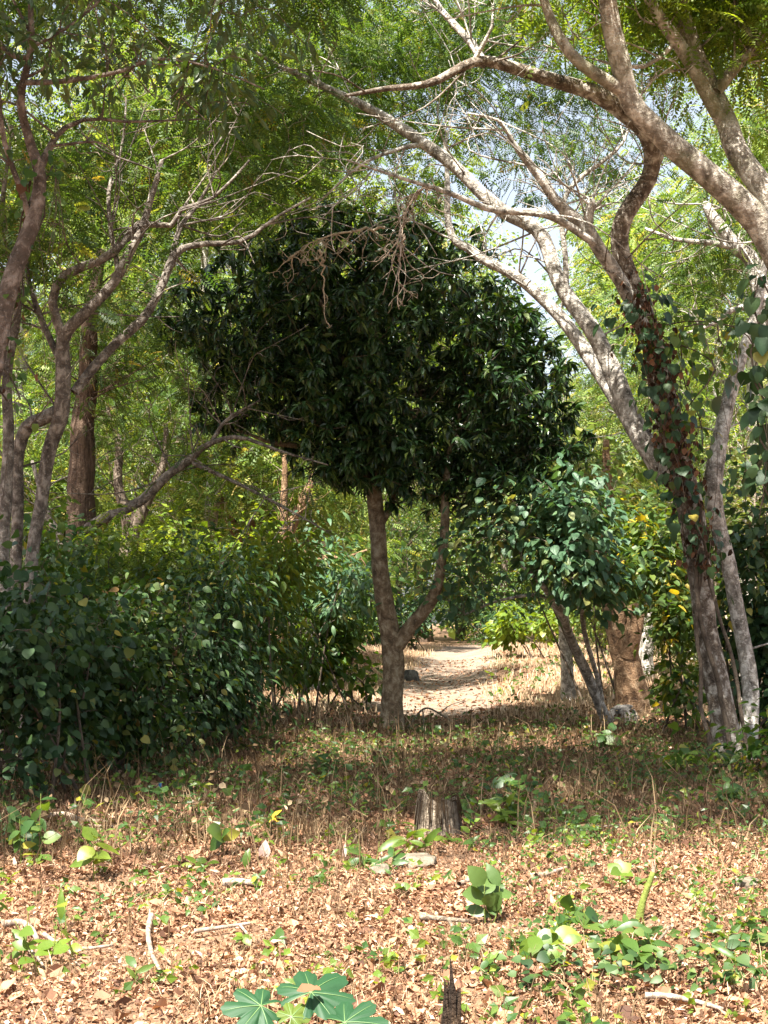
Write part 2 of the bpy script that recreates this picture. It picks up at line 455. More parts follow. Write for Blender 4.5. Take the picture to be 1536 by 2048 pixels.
def grow(skel_p, skel_r, targets, mb, r_tip=.004, k_r=.012, sides=5, arch=.25, wig=.05, maxlen=99):
    """connect targets to the skeleton with thin curved twigs; returns tip points and their directions"""
    Pn = list(map(np.asarray, skel_p)); Rn = list(skel_r)
    A = np.array(Pn)
    d0 = np.array([np.min(np.linalg.norm(A - c, axis=1)) for c in targets])
    tips, dirs, mids = [], [], []
    cap = len(A) + len(targets) * 5
    buf = np.empty((cap, 3)); buf[:len(A)] = A; rb = np.empty(cap); rb[:len(A)] = Rn; nn = len(A)
    for i in np.argsort(d0):
        c = targets[i]
        D = np.linalg.norm(buf[:nn] - c, axis=1)
        j = int(np.argmin(D + np.maximum(0, buf[:nn, 2] - c[2]) * .8 + (rb[:nn] < .006) * .25))
        L = D[j]
        if L > maxlen or L < 1e-3: continue
        a = buf[j]
        mid1 = a + (c - a) * .35 + np.array([0, 0, arch * L * .45]) + rng.standard_normal(3) * wig * L
        mid2 = a + (c - a) * .72 + np.array([0, 0, arch * L * .45]) + rng.standard_normal(3) * wig * L
        pts = spline([a, mid1, mid2, c], 6 if L < 1.2 else 9)
        r0 = min(rb[j] * .7, r_tip + k_r * L)
        rad = np.linspace(max(r0, r_tip), r_tip, len(pts))
        mb.tube(pts, rad, sides, cap=False)
        for q, r in zip(pts[2::2], rad[2::2]):
            if nn < cap: buf[nn] = q; rb[nn] = r; nn += 1
        tips.append(c); dirs.append(c - pts[-3]); mids.append(pts[-3])
    return np.array(tips), norm(np.array(dirs)), np.array(mids)


def spray(tips, dirs, kind, n, spread, size, droop=.3, flat=.6, out=.7, up=.7):
    """n leaves round each twig tip"""
    k = len(tips)
    O = np.repeat(tips, n, 0); D = np.repeat(dirs, n, 0)
    off = rng.standard_normal((k * n, 3)) * spread; off[:, 2] *= flat
    back = rng.random((k * n, 1)) * spread * 1.2
    O = O + off - D * back
    X = norm(off) * out + D * .5 + rand_dirs(k * n) * .55
    X[:, 2] = X[:, 2] * .6 - droop
    N = np.array([0, 0, up]) + rand_dirs(k * n) * (1 - up * .5)
    S = size * (0.65 + .6 * rng.random(k * n))
    return leaves_mesh(TPL[kind], O, X, N, S)


def rosette(tips, dirs, kind, n, size, droop=.45):
    k = len(tips)
    O = np.repeat(tips, n, 0); D = np.repeat(dirs, n, 0)
    X = D * .55 + rand_dirs(k * n) * 1.0
    X[:, 2] -= droop
    O = O - D * (rng.random((k * n, 1)) * .12)
    N = np.array([0, 0, .8]) + rand_dirs(k * n) * .5 + D * .4
    S = size * (.6 + .6 * rng.random(k * n))
    return leaves_mesh(TPL[kind], O, X, N, S)


def limb_pts(pts, n=None):
    """pixel polyline [(px,py,Y,width_px)] -> points and radii"""
    a = np.array([[*P(q[0], q[1], q[2]), q[3] * q[2] / F / 2] for q in pts])
    L = np.sum(np.linalg.norm(np.diff(a[:, :3], axis=0), axis=1))
    n = n or int(max(6, L / .16))
    s = spline(a, n)
    return s[:, :3], np.maximum(s[:, 3], .003)


def ell(px, py, Y, rx, ry, rY, w=1):
    return (P(px, py, Y), np.array([rx * Y / F, rY, ry * Y / F]), w)


def tree(name, label, base, limbs, ells, bark, leafmat, kind='pin', n_t=120, n_l=14, spread=.22, size=.26, gap=-.12, droop=.3, twig='twig', cat='tree', group=None,
         limb_bark=None, ragged=.07, rough=.07, sides=14, arch=.25, flat=.6, mode='spray', k_r=.012, shell=.5, maxlen=99, flare=.5, r_tip=.004, gfreq=.8, up=.7, px=True, bare=0, bare_len=1.0):
    """tree > trunk, limb..., twigs, crown. limbs: list of pixel polylines, first is the trunk (reaches the ground)"""
    root = empty(name, base, label, cat, group)
    sp, sr = [], []
    for k, L in enumerate(limbs):
        pts, rad = limb_pts(L) if px else (np.asarray(L)[:, :3], np.asarray(L)[:, 3])
        if not px:
            s = spline(np.asarray(L), max(6, int(len(L) * 5))); pts, rad = s[:, :3], np.maximum(s[:, 3], .003)
        amp = np.interp(np.linspace(0, 1, len(pts)), [0, .15, 1], [0, 1, 1])[:, None]
        wob = np.array([[noise.noise((q[2] * 1.1, k * 7.3, 1)), noise.noise((q[2] * 1.1, k * 3.1, 9)), noise.noise((q[0] * 1.3, k, 4)) * .6] for q in pts])
        pts = pts + wob * .05 * amp
        mb = MB()
        mb.tube(pts, rad, sides if rad[0] > .04 else 8, True, rough, flare if k == 0 else 0, seed=k * 2.3 + base[0])
        for _ in range(bare):
            i = int(rng.integers(int(len(pts) * (.45 if k == 0 else .25)), len(pts)))
            L_ = bare_len * (.35 + .9 * rng.random()); d = rand_dirs(1)[0]; d[1] *= .6; d[2] = d[2] * .6 + .12
            d = norm(d + norm(pts[min(i + 1, len(pts) - 1)] - pts[i - 1]) * .5)
            q1 = pts[i] + d * L_ * .5 + rng.normal(0, .08 * L_, 3); q2 = pts[i] + d * L_ + rng.normal(0, .2 * L_, 3)
            sp_ = spline([pts[i], q1, q2], 9); mb.tube(sp_, np.linspace(min(rad[i] * .5, .014), .0045, 9), 5)
            for _j in range(3):
                j = int(rng.integers(2, 8)); e = sp_[j] + norm(d + rand_dirs(1)[0] * .9) * L_ * (.2 + .4 * rng.random())
                mb.tube(spline([sp_[j], (sp_[j] + e) / 2 + rng.normal(0, .06 * L_, 3), e], 6), np.linspace(.006, .0035, 6), 4)
        mb.build('trunk' if k == 0 else 'limb', M[bark if k == 0 or not limb_bark else limb_bark], root, base)
        st = 2 if k else max(2, int(len(pts) * .35))
        for q, r in zip(pts[st::2], rad[st::2]): sp.append(q); sr.append(r)
    if ells is not None and n_t:
        tg = sample_ellipsoids(ells, n_t, gap, gfreq, shell)
        far = rng.random(len(tg)) < ragged
        ec = np.array([e[0] for e in ells]); nc = ec[np.argmin(np.linalg.norm(tg[:, None] - ec[None], axis=2), 1)]
        tg[far] += (tg[far] - nc[far]) * rng.uniform(.1, .55, (far.sum(), 1))
        mb = MB()
        tips, dirs, mids = grow(sp, sr, tg, mb, r_tip=r_tip, k_r=k_r, arch=arch, maxlen=maxlen)
        if n_l:
            if mode == 'rosette': V, T, r = rosette(tips, dirs, kind, n_l, size, droop)
            else: V, T, r = spray(tips, dirs, kind, n_l, spread, size, droop, flat, up=up)
            crown_obj('crown', mb, V, T, r, M[twig], M[leafmat], root, base)
    return root


def copy_tree(root, loc, rz, s, label, group=None):
    r = root.copy(); COL.objects.link(r); r.location = tuple(float(v) for v in loc); r.rotation_euler = (0, 0, rz); r.scale = (s, s, s)
    r['label'] = label
    if group: r['group'] = group
    for ch in list(root.children):
        c = ch.copy(); COL.objects.link(c); c.parent = r
    return r


# ================================================================== the setting
def grid_sheet(name, xs, ys, zoff, mat, kind='structure', xf=None):
    X, Yg = np.meshgrid(xs, ys)
    if xf is not None: X = X + xf(Yg)
    Z = gz(X, Yg) + zoff
    V = np.stack([X, Yg, Z], -1).reshape(-1, 3)
    nx, ny = len(xs), len(ys)
    i = np.arange(ny - 1)[:, None] * nx; j = np.arange(nx - 1)[None]
    Q = np.stack([i + j, i + j + 1, i + nx + j + 1, i + nx + j], -1).reshape(-1, 4)
    o = mesh_obj(name, V, [Q], mat, smooth_sh=True)
    return tag(o, kind=kind)


xs = np.concatenate([np.linspace(-400, -40, 10), np.linspace(-36, -13, 12), np.linspace(-12, 12, 121), np.linspace(13, 36, 12), np.linspace(40, 400, 10)])
ys = np.concatenate([np.linspace(-60, 0, 7), np.linspace(2, 70, 341), np.linspace(74, 160, 20), np.linspace(200, 700, 8)])
grid_sheet('ground', xs, ys, 0, M['ground'])
grid_sheet('path', np.linspace(-1.45, 1.45, 18), np.linspace(21.8, 80, 290), .016, M['path'], xf=path_x)


def fixtrunk(L):
    q = list(L[0])
    if q[1] is None:
        g = G(q[0], q[2])
        q[1] = HY + (H - (g[2] - .12)) * F / q[2]
        L = [tuple(q)] + list(L[1:])
    return L


def ptree(name, label, limbs, ells, *a, **k):
    limbs = [fixtrunk(limbs[0])] + limbs[1:]
    q = limbs[0][0]
    return tree(name, label, G(q[0], q[2]), limbs, ells, *a, **k)


# ================================================================== the large trees
ptree('mango_tree', 'dense dark rounded tree with forked trunk standing alone in the middle of the clearing',
      [[(787, None, 21, 48), (786, 1400, 21, 42), (787, 1300, 21, 43), (770, 1210, 21, 38), (760, 1120, 21, 34), (752, 1020, 21, 32), (745, 940, 21, 30), (735, 850, 21, 22), (730, 740, 21, 12)],
       [(795, 1290, 21, 32), (825, 1255, 20.9, 29), (862, 1205, 20.8, 25), (880, 1150, 20.7, 21), (885, 1080, 20.7, 19), (890, 1000, 20.7, 17), (905, 900, 20.7, 13), (920, 800, 20.7, 8)],
       [(750, 960, 21, 20), (690, 945, 20.7, 16), (640, 930, 20.5, 14), (600, 895, 20.4, 12), (540, 885, 20.3, 9), (470, 860, 20.2, 5)],
       [(760, 1050, 21, 16), (790, 990, 21.2, 14), (800, 900, 21.4, 10), (850, 800, 21.6, 7)],
       [(735, 850, 21, 13), (600, 780, 21, 10), (480, 740, 21, 8), (400, 690, 21, 5)],
       [(738, 860, 21, 12), (690, 720, 20.8, 9), (640, 600, 20.6, 6)]],
      [ell(780, 690, 21, 310, 265, 2.2, 1.4), ell(560, 650, 20.6, 220, 180, 1.6), ell(980, 780, 21, 195, 190, 1.7, 1.2), ell(790, 890, 20.4, 240, 100, 1.3, 1.2), ell(390, 630, 21, 120, 110, 1.1, .45),
       ell(700, 520, 21, 200, 110, 1.5, 1.1), ell(700, 800, 20, 220, 130, .9, 1.1), ell(930, 965, 20.6, 190, 75, .9, .9), ell(865, 1110, 20.4, 50, 130, .4, 1.0), ell(500, 800, 20.3, 120, 80, .7, .5), ell(1100, 880, 20.8, 90, 110, .9, .7), ell(690, 930, 20.2, 90, 50, .6, .7), ell(430, 840, 20.3, 60, 60, .5, .3)],
      'bark_mango', 'mango', 'mango', n_t=2900, n_l=15, size=.2, gap=-.3, ragged=.09, droop=.5, twig='twig_dark', mode='rosette', k_r=.01, shell=.42, arch=.15, flare=.35, gfreq=.7)

ptree('vine_covered_tree', 'tall pale tree wrapped in climbing vines whose limbs arch leftward over the dark rounded tree',
      [[(1462, None, 16.5, 66), (1446, 1440, 16.5, 48), (1430, 1350, 16.5, 48), (1412, 1250, 16.5, 46), (1399, 1140, 16.5, 48), (1380, 1020, 16.5, 54), (1350, 900, 16.5, 54), (1315, 740, 16.5, 48), (1272, 590, 16.5, 40), (1245, 500, 16.4, 36), (1250, 430, 16.3, 36), (1300, 345, 16.2, 34), (1290, 262, 16, 36),
        (1210, 198, 15.9, 34), (1120, 165, 15.8, 28), (1020, 138, 15.6, 24), (945, 128, 15.4, 20), (860, 165, 15.2, 15), (768, 178, 15, 11), (690, 190, 14.8, 6)],
       [(968, 130, 15.5, 18), (945, 90, 15.6, 16), (915, 55, 15.8, 14), (880, 20, 16, 10), (850, -30, 16, 6)],
       [(945, 128, 15.4, 12), (970, 90, 15.3, 9), (990, 40, 15.2, 6), (980, -30, 15.2, 4)],
       [(1335, 945, 16.6, 46), (1268, 850, 16.8, 42), (1222, 735, 17, 38), (1188, 665, 17.1, 34), (1118, 565, 17.3, 30), (1078, 465, 17.4, 29), (1008, 420, 17.5, 27), (918, 340, 17.7, 24), (848, 290, 17.9, 24), (768, 235, 18.1, 20), (690, 195, 18.2, 16), (560, 135, 18.5, 10), (490, 90, 18.6, 5)],
       [(1330, 955, 16.8, 40), (1240, 812, 17.5, 34), (1193, 735, 17.8, 30), (1128, 640, 18, 26), (1048, 560, 18.2, 22), (978, 525, 18.3, 19), (943, 500, 18.4, 18), (903, 465, 18.5, 15), (893, 350, 18.6, 10), (888, 280, 18.6, 6)],
       [(1290, 665, 16.4, 28), (1243, 560, 16.2, 28), (1198, 495, 16, 28), (1172, 455, 16, 27), (1118, 410, 15.9, 23), (1088, 365, 15.8, 19), (1053, 320, 15.7, 16), (1028, 290, 15.6, 11), (993, 240, 15.5, 7), (930, 225, 15.4, 4)],
       [(1178, 470, 15.95, 22), (1181, 430, 15.9, 19), (1184, 400, 15.9, 17)],
       [(1198, 492, 16, 16), (1118, 443, 15.7, 16), (1068, 425, 15.5, 15), (978, 420, 15.2, 13), (908, 390, 14.9, 11), (858, 370, 14.6, 9), (768, 345, 14.2, 6), (690, 318, 14, 4)],
       [(1132, 585, 17.2, 13), (1128, 500, 17.2, 11), (1122, 420, 17.2, 10), (1150, 365, 17.2, 10), (1195, 330, 17.2, 9), (1240, 290, 17.2, 6), (1260, 230, 17.2, 4)],
       [(1484, 1550, 16.6, 52), (1500, 1450, 16.8, 36), (1498, 1360, 17, 33), (1470, 1200, 17, 30), (1440, 1060, 16.9, 32), (1430, 950, 16.8, 36), (1452, 820, 17, 30), (1478, 740, 17.2, 26), (1505, 640, 17.4, 20), (1530, 520, 17.6, 14), (1560, 380, 17.8, 8)],
       [(848, 290, 17.9, 12), (800, 300, 17.8, 8), (720, 330, 17.7, 6), (640, 400, 17.6, 4)],
       [(1302, 345, 16.2, 20), (1318, 320, 16.1, 16), (1325, 302, 16.1, 13)]],
      [ell(1000, 110, 22, 400, 190, 1.6, 1.1), ell(680, 120, 20.5, 300, 190, 1.8), ell(1250, 40, 20.5, 260, 140, 1.5), ell(1130, 330, 21, 220, 110, 1.2, .3), ell(1230, 260, 22, 170, 130, 1.2, .8), ell(800, 360, 19.5, 200, 80, 1, .45), ell(700, -190, 18.5, 500, 130, 2.2, .6), ell(1420, 430, 19, 140, 200, 1, .5)],
      'bark_vine', 'feather', 'pin', bare=8, bare_len=1.3, n_t=720, n_l=14, spread=.26, size=.22, gap=-.05, twig='twig', k_r=.009, limb_bark='bark_pale', flare=.35, rough=.09, arch=.3, shell=.5)

ptree('arching_tree', 'mottled tree with thick limbs sweeping in from the right edge at the top',
      [[(1760, None, 14, 90), (1690, 1000, 14, 74), (1606, 650, 14, 66), (1536, 478, 14, 58), (1470, 395, 13.9, 53), (1330, 275, 13.8, 46), (1262, 205, 13.7, 42), (1238, 120, 13.6, 40), (1216, 20, 13.5, 36), (1200, -80, 13.4, 30), (1150, -250, 13.3, 15)],
       [(1252, 185, 13.7, 30), (1195, 152, 13.6, 25), (1150, 118, 13.5, 23), (1112, 60, 13.5, 21), (1085, 0, 13.5, 18), (1050, -90, 13.4, 9)],
       [(1615, 660, 14, 54), (1545, 425, 14.1, 48), (1482, 310, 14.2, 46), (1455, 245, 14.3, 43), (1420, 180, 14.4, 39), (1388, 110, 14.4, 38), (1372, 40, 14.4, 36), (1335, -30, 14.4, 32), (1290, -160, 14.4, 18)],
       [(1450, 250, 14.3, 30), (1400, 150, 14.15, 28), (1350, 80, 14.1, 26), (1305, 15, 14, 24), (1270, -80, 14, 12)],
       [(1432, 185, 14.3, 24), (1470, 135, 14.35, 24), (1510, 80, 14.4, 22), (1536, 0, 14.5, 18), (1550, -60, 14.5, 12)],
       [(1505, 85, 14.4, 15), (1480, 40, 14.5, 15), (1470, -20, 14.5, 10)],
       [(1350, 85, 14.1, 10), (1295, 128, 14, 9), (1235, 132, 13.9, 7), (1180, 120, 13.9, 4)]],
      [ell(1330, -90, 14.5, 330, 190, 2.2), ell(1470, 90, 15.5, 130, 220, 1.5), ell(1130, -60, 14.5, 200, 90, 1.4, .6), ell(1560, -100, 14, 200, 200, 2)],
      'bark_mottle', 'feather_lime', 'pin', bare=3, bare_len=1.0, n_t=260, n_l=12, spread=.28, size=.3, gap=-.1, flare=.5, rough=.06)

ptree('broken_top_tree', 'leaning grey stem with a snapped top at the right edge behind the arching limbs',
      [[(1600, None, 18, 52), (1570, 850, 18, 42), (1518, 556, 18, 34), (1470, 490, 18, 28), (1425, 432, 18, 24), (1408, 402, 18, 14)],
       [(1475, 497, 18, 14), (1420, 485, 18, 11), (1350, 480, 18.2, 8), (1290, 460, 18.4, 5)],
       [(1530, 610, 18, 16), (1470, 615, 18, 12), (1420, 650, 18, 8), (1370, 665, 18, 4)]],
      [ell(1440, 560, 18.6, 130, 110, 1, 1)],
      'bark_pale', 'feather', 'pin', bare=5, bare_len=0.9, n_t=35, n_l=9, spread=.22, size=.22, gap=-.2)

ptree('pinkish_tree', 'pinkish grey tree at the upper left edge with level branches of dark leaves',
      [[(-75, None, 11.5, 54.1), (-35, 900, 11.5, 44.3), (0, 660, 11.5, 39.4), (30, 545, 11.5, 36.9), (55, 450, 11.5, 32.0), (75, 350, 11.5, 25.4), (60, 280, 11.5, 19.7), (48, 200, 11.4, 16.4), (65, 100, 11.3, 13.9), (60, 20, 11.2, 11.5), (50, -120, 11, 5.7)],
       [(72, 350, 11.5, 19.7), (100, 300, 11.6, 14.8), (130, 262, 11.7, 10.7), (190, 237, 11.8, 7.4), (270, 243, 11.9, 5.7), (420, 237, 12, 3.3)],
       [(54, 165, 11.3, 11.5), (150, 160, 11.1, 9.8), (240, 145, 10.9, 8.2), (310, 120, 10.8, 6.6), (400, 132, 10.6, 4.1), (520, 180, 10.5, 2.5)],
       [(64, 112, 11.3, 11.5), (20, 112, 11.3, 11.5), (-20, 60, 11.3, 8.2), (-60, -20, 11.3, 4.9)],
       [(62, 95, 11.3, 9.0), (110, 70, 11.2, 7.4), (170, 30, 11.2, 5.7), (230, -30, 11.2, 3.3)],
       [(60, 440, 11.5, 13.1), (20, 300, 11.3, 11.5), (0, 180, 11.2, 9.8), (-20, 60, 11, 6.6)]],
      [ell(120, 80, 11.2, 230, 110, 1, 1), ell(420, 150, 10.8, 170, 55, .6, .8), ell(480, 50, 11.4, 200, 90, .8, .7), ell(100, -180, 11.5, 500, 150, 1.6, 1.3), ell(-200, 150, 11.5, 180, 300, 1, .5), (np.array([-3.6, 9.2, 9.2]), np.array([2.6, 2.4, .8]), 1.6), (np.array([-.6, 11.2, 9.8]), np.array([2.6, 2.2, .7]), 1.3)],  # last two ellipsoids: unseen overhead canopy added to shade the clearing floor
      'bark_pink', 'feather_dark', 'blade', bare=3, bare_len=0.8, n_t=620, n_l=18, spread=.16, size=.12, gap=-.1, droop=.6, twig='twig_dark')

ptree('straight_stem_tree', 'slim straight grey tree at the left edge rising out of the dark shrubs',
      [[(12, None, 15, 28.9), (9, 1050, 15, 24.6), (18, 900, 15, 22.9), (14, 780, 15, 20.4), (30, 600, 15, 15.3), (10, 420, 15, 10.2), (20, 250, 15, 5.1)],
       [(16, 800, 15, 11.0), (-40, 700, 15, 8.5), (-90, 560, 15, 5.1)]],
      [ell(-40, 420, 15, 190, 230, 1.3)], 'bark_grey', 'feather', 'pin', n_t=70, n_l=11, spread=.25, size=.23, gap=-.15)

ptree('twin_stem_tree', 'grey tree with two stems joined in an arch behind the leftmost shrubs',
      [[(52, None, 15.5, 28.6), (62, 1170, 15.5, 24.4), (82, 1000, 15.5, 25.2), (102, 890, 15.4, 27.7), (122, 822, 15.3, 31.1), (128, 740, 15.2, 30.2), (126, 672, 15.1, 26.0), (160, 630, 15, 22.7), (200, 590, 15, 21.0), (235, 548, 15, 20.2), (262, 500, 15, 18.5), (288, 458, 15, 16.0), (306, 395, 15, 12.6), (322, 320, 15, 7.6)],
       [(30, 1200, 15.7, 23.5), (33, 1060, 15.65, 23.5), (34, 930, 15.6, 24.4), (56, 858, 15.5, 26.0), (88, 836, 15.4, 27.7), (122, 818, 15.3, 28.6)],
       [(148, 785, 15.3, 19.3), (190, 728, 15.4, 19.3), (228, 685, 15.5, 18.5), (285, 632, 15.6, 17.6), (320, 565, 15.7, 16.8), (346, 507, 15.8, 15.1), (400, 490, 15.9, 11.8), (480, 484, 16, 9.2), (550, 440, 16.1, 6.7), (625, 395, 16.2, 4.2)],
       [(345, 505, 15.8, 11.8), (360, 450, 15.9, 10.1), (390, 415, 16, 7.6), (440, 340, 16, 4.2)],
       [(126, 675, 15.1, 19.3), (106, 605, 15, 18.5), (130, 548, 15, 18.5), (200, 520, 15, 17.6), (250, 485, 15, 16.8), (280, 447, 15, 14.3), (345, 450, 15, 10.1), (366, 418, 15, 9.2), (430, 395, 15, 6.7), (500, 320, 15, 4.2)],
       [(128, 740, 15.2, 15.1), (80, 640, 15.3, 12.6), (60, 520, 15.4, 8.4), (90, 400, 15.5, 5.0)],
       [(236, 548, 15, 10.9), (225, 460, 15.2, 9.2), (220, 380, 15.3, 8.4), (240, 300, 15.4, 5.9), (250, 200, 15.5, 3.4)]],
      [ell(330, 300, 17.8, 300, 190, 1.8, 1), ell(130, 480, 15.8, 180, 190, 1.3, .7), ell(120, 200, 17, 280, 200, 1.8), ell(520, 260, 19, 190, 130, 1.5, .8), ell(150, -200, 16.5, 600, 220, 3.2, 1.6), ell(560, -150, 17, 320, 180, 2.6, 1.4)],
      'bark_grey', 'feather', 'pin', bare=6, bare_len=1.1, n_t=760, n_l=15, spread=.27, size=.25, gap=-.06, k_r=.009, flare=.4)

ptree('fissured_tree', 'thick brown tree with furrowed bark and one long pale branch reaching right at left',
      [[(160, None, 20, 66), (160, 1150, 20, 58), (162, 1000, 20, 54), (166, 880, 20, 48), (172, 760, 20, 40), (184, 640, 20, 30), (200, 500, 20, 16)],
       [(166, 1065, 19.9, 22), (200, 1040, 19.8, 21), (280, 1000, 19.7, 21), (340, 950, 19.6, 18), (385, 920, 19.6, 16), (418, 890, 19.5, 12), (480, 874, 19.4, 9), (560, 900, 19.3, 6), (660, 930, 19.2, 3)],
       [(385, 925, 19.6, 10), (450, 955, 19.5, 8), (540, 1000, 19.4, 6), (640, 1055, 19.3, 3)],
       [(418, 892, 19.5, 9), (450, 840, 19.5, 7), (520, 800, 19.5, 4)],
       [(148, 1130, 20, 18), (112, 1062, 20, 16), (85, 1000, 20, 12), (60, 920, 20, 7)]],
      [ell(300, 830, 20.5, 190, 120, 1.4), ell(250, 650, 20.5, 200, 140, 1.4), ell(520, 960, 19.5, 150, 55, .9, .5)],
      'bark_brown', 'feather', 'pin', limb_bark='bark_grey', bare=9, bare_len=1.2, n_t=210, n_l=9, spread=.3, size=.2, gap=-.05, rough=.12, k_r=.006, r_tip=.005)

ptree('forked_dark_tree', 'dark trunk forking low in a wide Y above the left shrubs',
      [[(244, None, 26, 36), (250, 1150, 26, 34), (262, 1062, 26, 34), (238, 980, 26, 20), (236, 900, 26, 15), (214, 810, 26, 9)],
       [(263, 1068, 26, 26), (296, 1005, 26, 22), (325, 935, 26, 15), (330, 850, 26, 9)]],
      [ell(270, 830, 26.5, 200, 110, 1.5)], 'bark_dark', 'feather', 'pin', bare=6, bare_len=1.5, n_t=90, n_l=10, spread=.35, size=.26, gap=-.1)

ptree('leaning_tree', 'small leaning tree with broad bluish green leaves beside the path',
      [[(1224, None, 22.3, 23), (1186, 1375, 21.9, 20), (1150, 1290, 21.3, 18), (1122, 1225, 20.6, 15), (1085, 1170, 20.1, 11), (1045, 1130, 19.8, 5)],
       [(1204, 1400, 22, 10), (1188, 1330, 21.6, 10), (1168, 1240, 20.8, 10), (1160, 1150, 20.2, 8), (1150, 1050, 19.9, 5)],
       [(1128, 1240, 20.7, 10), (1080, 1190, 20.4, 8), (1000, 1200, 20.6, 6), (930, 1230, 21, 4)]],
      [ell(1140, 1100, 19.7, 120, 120, .8, 1.2), ell(1030, 1060, 20, 130, 90, .9, 1.1), ell(1130, 985, 20.1, 120, 50, .7, .9), ell(1215, 1070, 19.9, 50, 90, .6, .6), ell(1200, 1180, 19.9, 55, 85, .6, .8), ell(960, 1170, 21, 150, 60, .8, .6), ell(1080, 1190, 20, 80, 50, .6, .6)],
      'bark_pale', 'blue', 'fovate', n_t=330, n_l=9, flare=.1, spread=.24, size=.15, ragged=.15, gap=-.02, droop=.5, k_r=.007, arch=.2, shell=.5, up=1.0, gfreq=1.3)

ptree('stub_tree', 'stout orange brown tree with a sawn stub on its right side behind the leaning one',
      [[(1270, None, 25, 70), (1258, 1350, 25, 58), (1242, 1275, 25, 52), (1224, 1200, 25, 46), (1205, 1100, 25, 34), (1215, 980, 25, 22), (1210, 880, 25, 12)],
       [(1255, 1312, 24.9, 40), (1270, 1262, 24.8, 36), (1273, 1235, 24.8, 35), (1273, 1212, 24.8, 33)]],
      [ell(1250, 1060, 25, 110, 90, 1), ell(1180, 940, 25.5, 120, 80, 1.2)], 'bark_orange', 'pale', 'ovate', n_t=120, n_l=12, spread=.22, size=.13, gap=-.3, droop=.4)

for lab, px, Y, w, top, bk in [('pale straight trunk close behind the leaning tree', 1137, 29, 24, 900, 'bark_pale')]:
    ptree('slim_tree', lab, [[(px, None, Y, w * 1.15), (px - 4, 1310, Y, w), (px - 10, 1200, Y, w * .8), (px - 4, 1080, Y, w * .6), (px, top, Y, w * .3)]],
          [ell(px, 1020, Y + .5, 75, 85, .9)], bk, 'pale', 'ovate', n_t=34, n_l=9, spread=.26, size=.14, gap=-.3)

ptree('orange_trunk_tree', 'tree with a slanting sunlit orange trunk among the thicket left of the dark tree',
      [[(505, None, 34, 30), (490, 1110, 34, 26), (470, 1060, 34, 22), (440, 1000, 34, 16), (400, 920, 34, 9)], [(486, 1095, 34, 16), (520, 1010, 34, 12), (530, 900, 34, 7)]],
      [ell(450, 880, 35, 170, 110, 2)], 'bark_orange', 'feather_far', 'pinfar', bare=5, bare_len=1.5, n_t=80, n_l=10, spread=.4, size=.32)
ptree('leaning_brown_tree', 'brown trunks leaning right just left of the dark tree, half hidden by shrubs',
      [[(545, None, 30, 34), (556, 1140, 30, 30), (580, 1060, 30, 24), (620, 970, 30, 16), (660, 880, 30, 8)], [(556, 1150, 30, 22), (570, 1050, 29.6, 18), (568, 950, 29.4, 12), (560, 860, 29.4, 6)],
       [(600, 1160, 28, 14), (640, 1120, 28, 11), (690, 1115, 28, 7), (735, 1100, 28, 4)]],
      [ell(600, 940, 31, 150, 70, 1.5)], 'bark_orange', 'feather_far', 'pinfar', bare=7, bare_len=1.6, n_t=70, n_l=9, spread=.4, size=.3)

def A3(*q): return np.array(q, float)


tree('added_shade_tree', 'unseen spreading tree added outside the left edge so its high canopy shades the clearing', (-6.5, 7.6, 0),  # never in view, added for the shade its canopy casts on the clearing
     [[(-6.5, 7.6, -.2, .3), (-6.2, 7.6, 2, .24), (-5.8, 7.7, 4.5, .2), (-5.4, 7.8, 6.5, .15), (-5, 8, 8.5, .07)],
      [(-5.9, 7.7, 4, .14), (-4.6, 8.4, 6.6, .11), (-2.6, 9.4, 8.6, .07), (-.4, 10.2, 9.3, .04), (1.6, 10.6, 9.6, .02)],
      [(-5.6, 7.7, 5.2, .12), (-6, 9.6, 7.4, .08), (-5.6, 11.5, 8.8, .05), (-4.6, 13, 9.4, .02)],
      [(-5.6, 7.8, 5.8, .1), (-4.2, 7.6, 7.6, .08), (-2, 7.4, 9, .05), (.6, 7.6, 9.6, .02)]],
     [(A3(-4.2, 9.5, 9.4), A3(2.6, 2.4, .7)), (A3(-.6, 9.6, 9.7), A3(2.5, 2.1, .6)), (A3(2.4, 9.0, 9.7), A3(2.6, 2.2, .6)), (A3(-4.5, 6.4, 9.3), A3(2.4, 1.6, .6)), (A3(-1.6, 6.2, 9.6), A3(2., .9, .5)), (A3(1.2, 7, 9.7), A3(2.4, 1., .5)), (A3(.3, 12, 9.8), A3(2.8, 1.4, .6)), (A3(-5.2, 12.6, 9.5), A3(2.2, 1.8, .7)), (A3(-1.6, 7.6, 9.6), A3(2.4, .9, .5)), (A3(-7.5, 8, 9), A3(2, 1.6, .8))],
     'bark_grey', 'feather', 'pin', n_t=1500, n_l=11, spread=.28, size=.3, gap=-.08, gfreq=.9, px=False)

